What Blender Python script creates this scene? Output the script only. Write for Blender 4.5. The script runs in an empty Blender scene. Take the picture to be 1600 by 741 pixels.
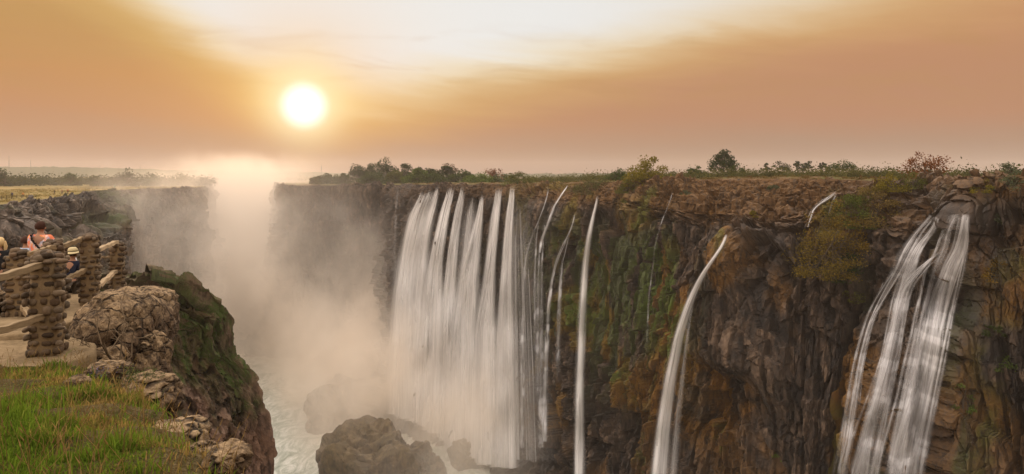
import bpy, math, random
import numpy as np
from mathutils import Vector, Matrix
from mathutils.bvhtree import BVHTree

R = math.radians
scn = bpy.context.scene
COL = scn.collection
random.seed(7)
RNG = np.random.default_rng(11)

# ------------------------------------------------------------------ camera, sky, sun, exposure
HV = 274.0            # picture row of the horizon (1600 px wide picture), focal length 1000 px
F = 1000.0
cam_d = bpy.data.cameras.new('camera')
cam_d.sensor_width = 36.0
cam_d.lens = 36.0 * F / 1600.0
cam_d.shift_y = -(370.5 - HV) / 1600.0
cam_d.clip_start = 0.1
cam_d.clip_end = 20000.0
cam = bpy.data.objects.new('camera', cam_d)
COL.objects.link(cam)
cam.location = (0, 0, 0)
cam.rotation_euler = (R(90), 0, 0)
scn.camera = cam

SUN_AZ = math.atan2(475 - 800, F)
SUN_EL = math.atan2((HV - 165), F * math.hypot(1, 0.325))
SUN_DIR = Vector((math.sin(SUN_AZ) * math.cos(SUN_EL), math.cos(SUN_AZ) * math.cos(SUN_EL), math.sin(SUN_EL)))

scn.render.engine = 'CYCLES'
scn.view_settings.view_transform = 'Standard'
scn.view_settings.look = 'None'
scn.view_settings.exposure = 0.0
scn.view_settings.gamma = 1.0
scn.cycles.use_denoising = True
scn.cycles.max_bounces = 12
scn.cycles.diffuse_bounces = 2
scn.cycles.glossy_bounces = 1
scn.cycles.transmission_bounces = 2
scn.cycles.transparent_max_bounces = 24
scn.cycles.volume_bounces = 10
scn.cycles.volume_step_rate = 0.35
scn.cycles.volume_max_steps = 96
scn.cycles.sample_clamp_indirect = 4.0
scn.cycles.caustics_reflective = False
scn.cycles.caustics_refractive = False


class NT:
    """small helper that chains nodes of one tree"""
    def __init__(s, tree):
        s.t = tree

    def n(s, typ, **kw):
        nd = s.t.nodes.new(typ)
        for k, v in kw.items():
            setattr(nd, k, v)
        return nd

    def put(s, sock, v):
        if v is None:
            return
        if isinstance(v, bpy.types.NodeSocket):
            s.t.links.new(v, sock)
        else:
            sock.default_value = v

    def m(s, op, a, b=None, c=None, clamp=False):
        nd = s.n('ShaderNodeMath', operation=op, use_clamp=clamp)
        s.put(nd.inputs[0], a); s.put(nd.inputs[1], b); s.put(nd.inputs[2], c)
        return nd.outputs[0]

    def gauss(s, x, mu, sg):
        d = s.m('DIVIDE', s.m('SUBTRACT', x, mu), sg)
        return s.m('EXPONENT', s.m('MULTIPLY', s.m('MULTIPLY', d, d), -0.5))

    def ss(s, x, a, b):
        nd = s.n('ShaderNodeMapRange', interpolation_type='SMOOTHSTEP')
        s.put(nd.inputs[0], x); nd.inputs[1].default_value = a; nd.inputs[2].default_value = b
        return nd.outputs[0]

    def mix(s, f, a, b):
        nd = s.n('ShaderNodeMix', data_type='RGBA')
        s.put(nd.inputs[0], f); s.put(nd.inputs[6], a if isinstance(a, bpy.types.NodeSocket) else (*a, 1))
        s.put(nd.inputs[7], b if isinstance(b, bpy.types.NodeSocket) else (*b, 1))
        return nd.outputs[2]

    def noise(s, vec, scale, detail=3, rough=0.55, dist=0.0):
        nd = s.n('ShaderNodeTexNoise')
        s.put(nd.inputs['Vector'], vec)
        nd.inputs['Scale'].default_value = scale
        nd.inputs['Detail'].default_value = detail
        nd.inputs['Roughness'].default_value = rough
        nd.inputs['Distortion'].default_value = dist
        return nd.outputs[0]

    def vor(s, vec, scale, feature='F1', out=0):
        nd = s.n('ShaderNodeTexVoronoi', feature=feature)
        s.put(nd.inputs['Vector'], vec)
        nd.inputs['Scale'].default_value = scale
        return nd.outputs[out]

    def mapping(s, vec, scale=(1, 1, 1), loc=(0, 0, 0)):
        nd = s.n('ShaderNodeMapping')
        s.put(nd.inputs[0], vec)
        nd.inputs['Location'].default_value = loc
        nd.inputs['Scale'].default_value = scale
        return nd.outputs[0]

    def comb(s, x, y, z):
        nd = s.n('ShaderNodeCombineXYZ')
        s.put(nd.inputs[0], x); s.put(nd.inputs[1], y); s.put(nd.inputs[2], z)
        return nd.outputs[0]

    def ramp(s, f, stops):
        nd = s.n('ShaderNodeValToRGB')
        s.put(nd.inputs[0], f)
        e = nd.color_ramp.elements
        while len(e) < len(stops):
            e.new(0.5)
        for el, (p, c) in zip(e, stops):
            el.position = p
            el.color = (*c, 1)
        return nd.outputs[0]


def srgb(r, g, b):
    f = lambda c: (c / 255 / 12.92) if c / 255 <= 0.04045 else ((c / 255 + 0.055) / 1.055) ** 2.4
    return (f(r), f(g), f(b))


# sky: a Nishita sky under a veil of smoke haze that carries the sunset colours
world = bpy.data.worlds.new('World')
scn.world = world
world.use_nodes = True
wt = world.node_tree
wt.nodes.clear()
w = NT(wt)
tc = w.n('ShaderNodeTexCoord')
sp = w.n('ShaderNodeSeparateXYZ')
wt.links.new(tc.outputs['Generated'], sp.inputs[0])
dx, dy, dz = sp.outputs
az = w.m('ARCTAN2', dx, dy)
el = w.m('ARCSINE', dz)
streak = w.noise(w.comb(w.m('MULTIPLY', az, 2.2), w.m('MULTIPLY', w.m('ADD', el, w.m('MULTIPLY', az, 0.10)), 17.0), 3.1), 1.0, 5, 0.6, 0.6)
sfac = w.m('SUBTRACT', streak, 0.5)
wisp = w.noise(w.comb(w.m('MULTIPLY', az, 5.0), w.m('MULTIPLY', el, 24.0), 9.7), 1.0, 5, 0.62, 0.9)
elw = w.m('ADD', el, w.m('MULTIPLY', sfac, 0.045))
e01 = w.m('DIVIDE', elw, 0.45, clamp=True)
base_l = w.ramp(e01, [(0.0, srgb(176, 145, 128)), (0.09, srgb(180, 140, 114)), (0.19, srgb(192, 138, 98)), (0.30, srgb(196, 141, 88)), (0.42, srgb(194, 147, 88)), (0.58, srgb(200, 156, 95)), (1.0, srgb(214, 178, 122))])
base_r = w.ramp(e01, [(0.0, srgb(164, 138, 123)), (0.09, srgb(169, 135, 112)), (0.19, srgb(184, 134, 103)), (0.32, srgb(190, 138, 102)), (0.45, srgb(199, 146, 103)), (0.58, srgb(204, 158, 112)), (1.0, srgb(212, 182, 146))])
sky = w.mix(w.ss(az, -0.40, 0.40), base_l, base_r)
# the bright veil above the sun opens upwards like a V
azs = w.m('ADD', az, 0.314)
bound = w.m('ADD', 0.092, w.m('MAXIMUM', w.m('MULTIPLY', azs, -0.58), w.m('MULTIPLY', azs, 0.172)))
over = w.m('SUBTRACT', w.m('ADD', el, w.m('MULTIPLY', sfac, 0.075)), bound)
sky = w.mix(w.m('MULTIPLY', w.ss(over, -0.085, 0.02), 0.8), sky, w.mix(w.ss(az, -0.5, 0.5), srgb(216, 176, 108), srgb(216, 174, 118)))
gold = w.mix(w.ss(az, 0.0, 0.5), srgb(240, 222, 186), srgb(228, 202, 164))
sky = w.mix(w.m('MULTIPLY', w.ss(over, -0.03, 0.04), 0.9), sky, gold)
white = w.mix(w.ss(az, 0.05, 0.55), srgb(237, 236, 233), srgb(234, 218, 194))
sky = w.mix(w.ss(over, 0.0, 0.075), sky, white)
# thin olive-grey cloud bank streaks
cl = w.m('MULTIPLY', w.ss(wisp, 0.47, 0.74), w.m('MULTIPLY', w.ss(el, 0.06, 0.12), w.m('SUBTRACT', 1.0, w.ss(el, 0.17, 0.25))))
sky = w.mix(w.m('MULTIPLY', cl, 0.30), sky, srgb(186, 142, 88))
# sun glow and disc
nrm = w.n('ShaderNodeVectorMath', operation='DOT_PRODUCT')
wt.links.new(tc.outputs['Generated'], nrm.inputs[0])
nrm.inputs[1].default_value = SUN_DIR
ang = w.m('ARCCOSINE', w.m('MINIMUM', nrm.outputs['Value'], 0.9999999))
angv = w.m('ADD', ang, w.m('MULTIPLY', w.m('MAXIMUM', w.m('SUBTRACT', SUN_EL, el), 0.0), 0.9))
sky = w.mix(w.m('MULTIPLY', w.gauss(angv, 0.0, 0.10), 0.45), sky, srgb(240, 176, 96))
sky = w.mix(w.m('MULTIPLY', w.gauss(angv, 0.0, 0.046), 0.95, clamp=True), sky, srgb(254, 214, 122))
sky = w.mix(w.m('MULTIPLY', w.gauss(ang, 0.0, 0.034), 1.0, clamp=True), sky, srgb(255, 244, 205))
sky = w.mix(w.m('SUBTRACT', 1.0, w.ss(ang, 0.012, 0.042)), sky, (1.4, 1.36, 1.25))
# the sky over and behind the viewer
back = w.mix(w.ss(dz, 0.0, 0.8), srgb(234, 198, 168), srgb(232, 219, 208))
bfac = w.m('MAXIMUM', w.m('SUBTRACT', 1.0, w.ss(dy, 0.0, 0.5)), w.ss(dz, 0.32, 0.6))
bscale = w.n('ShaderNodeVectorMath', operation='SCALE')
wt.links.new(back, bscale.inputs[0]); w.put(bscale.inputs[3], w.m('ADD', w.m('ADD', 0.75, w.m('MULTIPLY', w.ss(w.m('MULTIPLY', dx, -1.0), -0.35, 0.85), 1.5)), w.m('MULTIPLY', w.ss(dz, 0.30, 0.90), 2.2)))
sky = w.mix(bfac, sky, bscale.outputs[0])
sky = w.mix(w.ss(dz, -0.02, -0.05), sky, srgb(120, 100, 84))
veil = w.n('ShaderNodeBackground')
wt.links.new(sky, veil.inputs[0])
veil.inputs[1].default_value = 1.0
nish = w.n('ShaderNodeTexSky', sky_type='NISHITA')
nish.sun_disc = False
nish.sun_elevation = SUN_EL
nish.sun_rotation = SUN_AZ
nish.dust_density = 4.0
nb = w.n('ShaderNodeBackground')
wt.links.new(nish.outputs[0], nb.inputs[0])
nb.inputs[1].default_value = 0.05
mx = w.n('ShaderNodeMixShader')
mx.inputs[0].default_value = 0.96
wt.links.new(nb.outputs[0], mx.inputs[1]); wt.links.new(veil.outputs[0], mx.inputs[2])
wo = w.n('ShaderNodeOutputWorld')
wt.links.new(mx.outputs[0], wo.inputs[0])

sun_d = bpy.data.lights.new('sun', 'SUN')
sun_d.energy = 2.8
sun_d.angle = R(1.5)
sun_d.color = (1.0, 0.66, 0.38)
sun = bpy.data.objects.new('sun', sun_d)
COL.objects.link(sun)
sun.rotation_euler = SUN_DIR.to_track_quat('Z', 'Y').to_euler()
sun.location = SUN_DIR * 400


def pt(u, v, Y):
    return ((u - 800) / F * Y, Y, (HV - v) / F * Y)


# ------------------------------------------------------------------ numpy noise
def h32(*k, seed=0):
    with np.errstate(over='ignore'):
        h = np.full(np.broadcast(*k).shape, (seed * 374761393 + 2166136261) & 0xffffffff, dtype=np.uint32)
        for a in k:
            h = (h ^ (np.asarray(a).astype(np.int64) & 0xffffffff).astype(np.uint32)) * np.uint32(0x85ebca6b)
            h ^= h >> np.uint32(13)
            h = h * np.uint32(0xc2b2ae35)
            h ^= h >> np.uint32(16)
    return h.astype(np.float64) / 4294967296.0


def vn2(x, y, seed=0):
    x = np.asarray(x, float); y = np.asarray(y, float)
    ix = np.floor(x); iy = np.floor(y)
    fx = x - ix; fy = y - iy
    fx = fx * fx * fx * (fx * (fx * 6 - 15) + 10); fy = fy * fy * fy * (fy * (fy * 6 - 15) + 10)
    a = h32(ix, iy, seed=seed); b = h32(ix + 1, iy, seed=seed); c = h32(ix, iy + 1, seed=seed); d = h32(ix + 1, iy + 1, seed=seed)
    return ((a * (1 - fx) + b * fx) * (1 - fy) + (c * (1 - fx) + d * fx) * fy) * 2 - 1


def fbm2(x, y, seed=0, o=4, g=0.5):
    s = 0; a = 1.0; t = 0
    for i in range(o):
        s = s + a * vn2(x * 2 ** i + 17.3 * i, y * 2 ** i - 9.1 * i, seed + i)
        t += a; a *= g
    return s / t * 1.5


def vn3(p, seed=0):
    i = np.floor(p); f = p - i
    f = f * f * (3 - 2 * f)
    r = 0
    for cx in (0, 1):
        for cy in (0, 1):
            for cz in (0, 1):
                wgt = (f[:, 0] if cx else 1 - f[:, 0]) * (f[:, 1] if cy else 1 - f[:, 1]) * (f[:, 2] if cz else 1 - f[:, 2])
                r = r + wgt * h32(i[:, 0] + cx, i[:, 1] + cy, i[:, 2] + cz, seed=seed)
    return r * 2 - 1


def fbm3(p, seed=0, o=4):
    s = 0; a = 1.0; t = 0
    for i in range(o):
        s = s + a * vn3(p * 2 ** i + 5.7 * i, seed + i); t += a; a *= 0.5
    return s / t * 1.5


def facet2(x, y, seed=0, tilt=1.0):
    """blocky relief: every cell is a flat tilted facet of its own height; also the cell's random number and border distance"""
    ix = np.floor(x); iy = np.floor(y)
    best = np.full(x.shape, 1e9); sec = np.full(x.shape, 1e9)
    val = np.zeros(x.shape); cid = np.zeros(x.shape)
    for ox in (-1, 0, 1):
        for oy in (-1, 0, 1):
            cx = ix + ox; cy = iy + oy
            px = cx + h32(cx, cy, seed=seed + 1); py = cy + h32(cx, cy, seed=seed + 2)
            ddx = x - px; ddy = y - py
            d = ddx * ddx + ddy * ddy
            r = h32(cx, cy, seed=seed + 3)
            v = (r * 2 - 1) + tilt * ((h32(cx, cy, seed=seed + 4) * 2 - 1) * ddx + (h32(cx, cy, seed=seed + 5) * 2 - 1) * ddy)
            m = d < best
            sec = np.where(m, best, np.minimum(sec, d))
            best = np.where(m, d, best); val = np.where(m, v, val); cid = np.where(m, r, cid)
    return val, cid, np.sqrt(sec) - np.sqrt(best)


def facet3(p, seed=0, tilt=1.0):
    i = np.floor(p)
    best = np.full(len(p), 1e9); sec = best.copy(); val = np.zeros(len(p)); cid = np.zeros(len(p))
    for ox in (-1, 0, 1):
        for oy in (-1, 0, 1):
            for oz in (-1, 0, 1):
                c = i + (ox, oy, oz)
                hs = [h32(c[:, 0], c[:, 1], c[:, 2], seed=seed + k) for k in range(7)]
                dd = p - (c + np.stack(hs[:3], 1))
                d = (dd * dd).sum(1)
                v = hs[3] * 2 - 1 + tilt * ((hs[4] * 2 - 1) * dd[:, 0] + (hs[5] * 2 - 1) * dd[:, 1] + (hs[6] * 2 - 1) * dd[:, 2])
                m = d < best
                sec = np.where(m, best, np.minimum(sec, d))
                best = np.where(m, d, best); val = np.where(m, v, val); cid = np.where(m, hs[3], cid)
    return val, cid, np.sqrt(sec) - np.sqrt(best)


def sm(x, a, b):
    t = np.clip((x - a) / (b - a), 0, 1)
    return t * t * (3 - 2 * t)


def gauss1(a, s, axis=0):
    r = max(1, int(3 * s))
    k = np.exp(-0.5 * (np.arange(-r, r + 1) / s) ** 2); k /= k.sum()
    pad = [(0, 0)] * a.ndim; pad[axis] = (r, r)
    b = np.pad(a, pad, mode='edge')
    return np.apply_along_axis(lambda q: np.convolve(q, k, 'valid'), axis, b)


# ------------------------------------------------------------------ mesh helpers
def mesh_np(name, verts, faces, smooth=False, attrs=None, uv=None):
    """verts (n,3); faces: list of int arrays (k,3) or (k,4); attrs: {name: (n,) or (n,4) per point}"""
    me = bpy.data.meshes.new(name)
    verts = np.asarray(verts, np.float32)
    if not isinstance(faces, list):
        faces = [faces]
    faces = [np.asarray(f, np.int32) for f in faces if len(f)]
    me.vertices.add(len(verts)); me.vertices.foreach_set('co', verts.ravel())
    loops = np.concatenate([f.ravel() for f in faces])
    sizes = np.concatenate([np.full(len(f), f.shape[1], np.int32) for f in faces])
    starts = np.concatenate([[0], np.cumsum(sizes)[:-1]]).astype(np.int32)
    me.loops.add(len(loops)); me.loops.foreach_set('vertex_index', loops)
    me.polygons.add(len(sizes)); me.polygons.foreach_set('loop_start', starts)
    me.polygons.foreach_set('use_smooth', np.full(len(sizes), smooth, bool))
    for k, a in (attrs or {}).items():
        a = np.asarray(a, np.float32)
        if a.ndim == 1:
            at = me.attributes.new(k, 'FLOAT', 'POINT'); at.data.foreach_set('value', a)
        else:
            if a.shape[1] == 3:
                a = np.concatenate([a, np.ones((len(a), 1), np.float32)], 1)
            at = me.attributes.new(k, 'FLOAT_COLOR', 'POINT'); at.data.foreach_set('color', a.ravel())
    if uv is not None:
        l = me.uv_layers.new(name='UVMap')
        l.data.foreach_set('uv', np.asarray(uv, np.float32)[loops].ravel())
    me.update(calc_edges=True)
    me.validate()
    return me


def link(name, me, mat=None, parent=None, loc=None):
    o = bpy.data.objects.new(name, me)
    COL.objects.link(o)
    if mat is not None and me is not None:
        me.materials.append(mat)
    if parent is not None:
        o.parent = parent
    if loc is not None:
        o.location = loc
    return o


def tag(o, label=None, cat=None, group=None, kind=None):
    if label: o['label'] = label
    if cat: o['category'] = cat
    if group: o['group'] = group
    if kind: o['kind'] = kind
    return o


def empty(name, loc=(0, 0, 0)):
    o = bpy.data.objects.new(name, None)
    o.empty_display_size = 0.3
    COL.objects.link(o)
    o.location = loc
    return o


def grid_faces(nr, nc, flip=False):
    i = np.arange((nr - 1) * (nc - 1)); r = i // (nc - 1); c = i % (nc - 1)
    a = r * nc + c
    f = np.stack([a, a + 1, a + nc + 1, a + nc], 1)
    return f[:, ::-1] if flip else f


class Buf:
    """collects geometry for one mesh"""
    def __init__(s):
        s.v = []; s.f3 = []; s.f4 = []; s.c = []; s.n = 0

    def add(s, v, f, col=None):
        v = np.asarray(v, float).reshape(-1, 3)
        f = np.asarray(f, int)
        s.v.append(v)
        (s.f3 if f.shape[1] == 3 else s.f4).append(f + s.n)
        if col is None: col = (0.5, 0.5, 0.5)
        col = np.asarray(col, float)
        s.c.append(np.tile(col, (len(v), 1)) if col.ndim == 1 else col)
        s.n += len(v)

    def mesh(s, name, smooth=True):
        fs = []
        if s.f3: fs.append(np.concatenate(s.f3))
        if s.f4: fs.append(np.concatenate(s.f4))
        return mesh_np(name, np.concatenate(s.v), fs, smooth, {'col': np.concatenate(s.c)})


def tube(buf, pts, radii, n=6, col=None, cap=True):
    pts = np.asarray(pts, float); m = len(pts)
    radii = np.broadcast_to(np.asarray(radii, float), (m,))
    tan = np.gradient(pts, axis=0); tan /= np.linalg.norm(tan, axis=1, keepdims=True) + 1e-9
    up = np.array([0, 0, 1.0]) if abs(tan[0, 2]) < 0.9 else np.array([1.0, 0, 0])
    vs = []
    for i in range(m):
        a = np.cross(tan[i], up); a /= np.linalg.norm(a) + 1e-9
        b = np.cross(tan[i], a)
        th = np.arange(n) / n * 2 * math.pi
        vs.append(pts[i] + radii[i] * (np.cos(th)[:, None] * a + np.sin(th)[:, None] * b))
    v = np.concatenate(vs)
    f = []
    for i in range(m - 1):
        for j in range(n):
            f.append((i * n + j, i * n + (j + 1) % n, (i + 1) * n + (j + 1) % n, (i + 1) * n + j))
    buf.add(v, f, col)
    if cap:
        c = len(v)
        v2 = np.concatenate([v[-n:], pts[-1:]]); buf.add(v2, [(j, (j + 1) % n, n) for j in range(n)], col)
        v2 = np.concatenate([v[:n], pts[:1]]); buf.add(v2, [((j + 1) % n, j, n) for j in range(n)], col)


def box(buf, a, b, wdt, hgt, col=None, up=(0, 0, 1)):
    """squared bar from a to b"""
    a = np.asarray(a, float); b = np.asarray(b, float)
    d = b - a; L = np.linalg.norm(d); d /= L
    sx = np.cross(d, up); sx /= np.linalg.norm(sx); sz = np.cross(sx, d)
    v = []
    nseg = 8
    ch = 0.12
    prof = [(-1, -1 + ch), (-1 + ch, -1), (1 - ch, -1), (1, -1 + ch), (1, 1 - ch), (1 - ch, 1), (-1 + ch, 1), (-1, 1 - ch)]
    for i in range(nseg + 1):
        wob = 0.012 * np.array([math.sin(i * 1.7), math.cos(i * 2.3), math.sin(i * 2.9)])
        for (px, pz) in prof:
            v.append(a + d * L * i / nseg + sx * px * wdt / 2 + sz * pz * hgt / 2 + wob)
    f = [(i * 8 + j, i * 8 + (j + 1) % 8, (i + 1) * 8 + (j + 1) % 8, (i + 1) * 8 + j) for i in range(nseg) for j in range(8)]
    buf.add(v, f, col)
    buf.add([v[j] for j in range(8)] + [a], [((j + 1) % 8, j, 8) for j in range(8)], col)
    buf.add([v[nseg * 8 + j] for j in range(8)] + [b], [(j, (j + 1) % 8, 8) for j in range(8)], col)


def ico(sub):
    import bmesh
    bm = bmesh.new(); bmesh.ops.create_icosphere(bm, subdivisions=sub, radius=1.0)
    bm.verts.ensure_lookup_table()
    v = np.array([x.co[:] for x in bm.verts]); f = np.array([[q.index for q in p.verts] for p in bm.faces])
    bm.free()
    return v, f


ICO = {k: ico(k) for k in (2, 3, 5, 6)}


# ------------------------------------------------------------------ materials
def material(name):
    m = bpy.data.materials.new(name); m.use_nodes = True
    t = m.node_tree; t.nodes.clear()
    n = NT(t)
    out = n.n('ShaderNodeOutputMaterial')
    return m, n, out


def principled(n, out, col, rough=0.85, bump=None, bstr=0.5, bdist=0.1, spec=0.3):
    p = n.n('ShaderNodeBsdfPrincipled')
    n.put(p.inputs['Base Color'], col if isinstance(col, bpy.types.NodeSocket) else (*col, 1))
    n.put(p.inputs['Roughness'], rough)
    p.inputs['Specular IOR Level'].default_value = spec
    if bump is not None:
        b = n.n('ShaderNodeBump'); b.inputs['Strength'].default_value = bstr; b.inputs['Distance'].default_value = bdist
        n.put(b.inputs['Height'], bump); n.t.links.new(b.outputs[0], p.inputs['Normal'])
    n.t.links.new(p.outputs[0], out.inputs[0])
    return p


def attr(n, name, out=0):
    a = n.n('ShaderNodeAttribute'); a.attribute_name = name
    return a.outputs[out]


def sep(n, c):
    s = n.n('ShaderNodeSeparateColor'); n.t.links.new(c, s.inputs[0])
    return s.outputs


def posn(n):
    return n.n('ShaderNodeNewGeometry').outputs['Position']


def mat_cliff(name, bases, moss, rust, scale=1.0, wetrough=0.45):
    m, n, out = material(name)
    P = posn(n)
    msk = sep(n, attr(n, 'mask'))
    n1 = n.noise(P, 0.09 * scale, 5, 0.6)
    n2 = n.noise(n.mapping(P, (1, 1, 0.35)), 0.9 * scale, 6, 0.68)
    n3 = n.noise(P, 3.2 * scale, 4, 0.6)
    cell = attr(n, 'cell', 2)
    n2c = n.m('ADD', n.m('MULTIPLY', n.m('SUBTRACT', n2, 0.5), 1.9), 0.5)
    c = n.ramp(n.m('ADD', n.m('MULTIPLY', n2c, 0.55), n.m('MULTIPLY', cell, 0.48)), bases)
    c = n.mix(n.m('MULTIPLY', n.ss(n1, 0.5, 0.72), 0.35), c, bases[-1][1])
    rm = n.m('MULTIPLY', msk[1], n.ss(n.m('ADD', n2, n.m('MULTIPLY', n3, 0.45)), 0.48, 0.80))
    c = n.mix(rm, c, n.mix(n3, rust[0], rust[1]))
    mm = n.m('MULTIPLY', msk[0], n.ss(n.m('ADD', n3, n.m('MULTIPLY', n2, 0.8)), 0.62, 0.98))
    c = n.mix(mm, c, n.mix(n2, moss[0], moss[1]))
    wet = msk[2]
    c = n.mix(n.m('MULTIPLY', wet, 0.8), c, (0.022, 0.019, 0.018))
    bump = n.m('ADD', n.m('MULTIPLY', n2, 1.0), n.m('MULTIPLY', n3, 0.5))
    rough = n.m('SUBTRACT', 0.9, n.m('MULTIPLY', wet, 0.9 - wetrough))
    principled(n, out, c, rough, bump, 0.7, 0.22 / scale, 0.35)
    return m


M_CLIFF = mat_cliff('basalt cliff', [(0.26, (0.010, 0.009, 0.009)), (0.46, (0.025, 0.020, 0.017)), (0.65, (0.060, 0.042, 0.030)), (0.90, (0.20, 0.14, 0.096))],
                    ((0.034, 0.068, 0.008), (0.095, 0.135, 0.016)), ((0.11, 0.045, 0.011), (0.20, 0.105, 0.015)))
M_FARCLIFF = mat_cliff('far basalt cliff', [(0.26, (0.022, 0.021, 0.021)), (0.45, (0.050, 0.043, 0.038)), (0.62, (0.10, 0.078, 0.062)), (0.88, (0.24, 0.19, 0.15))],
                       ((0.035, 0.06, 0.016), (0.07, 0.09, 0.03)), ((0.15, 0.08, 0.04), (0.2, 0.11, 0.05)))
M_HEAD = mat_cliff('mossy headland', [(0.26, (0.03, 0.022, 0.019)), (0.45, (0.10, 0.062, 0.046)), (0.62, (0.19, 0.12, 0.088)), (0.85, (0.32, 0.22, 0.165))],
                   ((0.026, 0.060, 0.011), (0.085, 0.13, 0.025)), ((0.16, 0.08, 0.04), (0.2, 0.11, 0.05)), 2.0)
M_GORGEROCK = mat_cliff('gorge rock', [(0.26, (0.020, 0.015, 0.012)), (0.45, (0.060, 0.042, 0.029)), (0.62, (0.12, 0.085, 0.056)), (0.85, (0.25, 0.19, 0.125))],
                        ((0.05, 0.06, 0.02), (0.09, 0.09, 0.03)), ((0.15, 0.08, 0.04), (0.2, 0.11, 0.05)))


def mat_ground(name, stops, scale=0.05, bump=0.4):
    m, n, out = material(name)
    P = posn(n)
    a = n.noise(P, scale, 5, 0.65)
    b = n.noise(P, scale * 14, 4, 0.65)
    c = n.ramp(n.m('ADD', n.m('MULTIPLY', a, 0.6), n.m('MULTIPLY', b, 0.4)), stops)
    principled(n, out, c, 0.95, b, bump, 0.5, 0.1)
    return m


M_PLATEAU = mat_ground('brown scrub ground', [(0.32, (0.055, 0.035, 0.018)), (0.45, (0.11, 0.06, 0.028)), (0.55, (0.075, 0.075, 0.022)), (0.7, (0.14, 0.10, 0.04))], 0.07)
M_SAVANNA = mat_ground('dry savanna grass', [(0.32, (0.085, 0.085, 0.024)), (0.45, (0.16, 0.125, 0.04)), (0.58, (0.24, 0.165, 0.06)), (0.72, (0.12, 0.11, 0.035))], 0.03)
M_HILL = mat_ground('far woodland hills', [(0.3, (0.03, 0.045, 0.02)), (0.7, (0.05, 0.06, 0.03))], 0.02)
M_SOIL = mat_ground('grass slope soil', [(0.3, (0.050, 0.042, 0.014)), (0.5, (0.105, 0.082, 0.028)), (0.7, (0.19, 0.135, 0.055))], 1.2, 0.9)


def mat_leaf(name, trans=0.35):
    m, n, out = material(name)
    c = attr(n, 'col')
    d = n.n('ShaderNodeBsdfDiffuse'); n.t.links.new(c, d.inputs[0])
    tr = n.n('ShaderNodeBsdfTranslucent'); n.t.links.new(c, tr.inputs[0])
    mx = n.n('ShaderNodeMixShader'); mx.inputs[0].default_value = trans
    n.t.links.new(d.outputs[0], mx.inputs[1]); n.t.links.new(tr.outputs[0], mx.inputs[2])
    n.t.links.new(mx.outputs[0], out.inputs[0])
    return m


M_LEAF = mat_leaf('leaves')
M_GRASS = mat_leaf('grass blades', 0.45)


def mat_attr(name, rough=0.85, nscale=20, var=0.35, bstr=0.4, bdist=0.02, spec=0.25):
    m, n, out = material(name)
    P = posn(n)
    a = n.noise(P, nscale, 5, 0.65)
    c = attr(n, 'col')
    vm = n.n('ShaderNodeVectorMath', operation='SCALE'); n.t.links.new(c, vm.inputs[0])
    n.put(vm.inputs[3], n.m('ADD', 1 - var, n.m('MULTIPLY', a, 2 * var)))
    principled(n, out, vm.outputs[0], rough, a, bstr, bdist, spec)
    return m


M_BARK = mat_attr('bark', 0.95, 8)
M_STONE = mat_attr('cobble stone', 0.8, 22, 0.45, 0.7, 0.02)
M_CLOTH = mat_attr('cloth', 0.9, 30, 0.15, 0.3, 0.01)
M_METAL = mat_attr('weathered steel', 0.6, 3, 0.2)
M_WOOD_N = None


def mat_wood():
    m, n, out = material('weathered timber')
    tcn = n.n('ShaderNodeTexCoord')
    g = n.noise(n.mapping(tcn.outputs['Object'], (30, 2.5, 30)), 1.0, 4, 0.6)
    g2 = n.noise(tcn.outputs['Object'], 3.0, 3, 0.6)
    c = n.ramp(n.m('ADD', n.m('MULTIPLY', g, 0.6), n.m('MULTIPLY', g2, 0.4)), [(0.3, (0.11, 0.075, 0.04)), (0.5, (0.25, 0.18, 0.10)), (0.7, (0.36, 0.265, 0.155))])
    principled(n, out, c, 0.8, g, 0.4, 0.01)
    return m


M_WOOD = mat_wood()


def mat_rock():
    m, n, out = material('pale lichened boulder')
    P = posn(n)
    a = n.noise(P, 1.6, 5, 0.62)
    b = n.noise(P, 9.0, 6, 0.72)
    k = n.noise(P, 30.0, 3, 0.6)
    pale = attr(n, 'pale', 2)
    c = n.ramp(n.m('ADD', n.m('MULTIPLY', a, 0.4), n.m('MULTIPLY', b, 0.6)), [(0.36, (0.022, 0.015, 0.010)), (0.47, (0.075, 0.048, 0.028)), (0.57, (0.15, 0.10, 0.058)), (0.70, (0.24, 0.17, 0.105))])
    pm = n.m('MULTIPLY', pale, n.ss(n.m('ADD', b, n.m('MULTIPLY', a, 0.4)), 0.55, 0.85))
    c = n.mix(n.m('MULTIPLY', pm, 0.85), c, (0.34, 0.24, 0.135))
    c = n.mix(n.m('MULTIPLY', n.ss(k, 0.55, 0.7), 0.5), c, (0.05, 0.037, 0.026))
    wv = n.n('ShaderNodeVectorMath', operation='ADD')
    n.t.links.new(n.mapping(P, (1.0, 1.0, 1.9)), wv.inputs[0])
    cn = n.n('ShaderNodeTexNoise'); cn.inputs['Scale'].default_value = 2.6; cn.inputs['Detail'].default_value = 4; n.t.links.new(P, cn.inputs['Vector'])
    sc_ = n.n('ShaderNodeVectorMath', operation='SCALE'); n.t.links.new(cn.outputs[1], sc_.inputs[0]); sc_.inputs[3].default_value = 0.55
    n.t.links.new(sc_.outputs[0], wv.inputs[1])
    ed_ = n.vor(wv.outputs[0], 1.7, 'DISTANCE_TO_EDGE')
    crk = n.m('SUBTRACT', 1.0, n.ss(ed_, 0.0, 0.055))
    c = n.mix(n.m('MULTIPLY', crk, n.ss(a, 0.35, 0.6)), c, (0.022, 0.016, 0.011))
    hgt_ = n.m('SUBTRACT', n.m('ADD', b, n.m('MULTIPLY', k, 0.4)), n.m('MULTIPLY', crk, 1.2))
    principled(n, out, c, 0.9, hgt_, 0.9, 0.06, 0.2)
    return m


M_ROCK = mat_rock()


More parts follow.
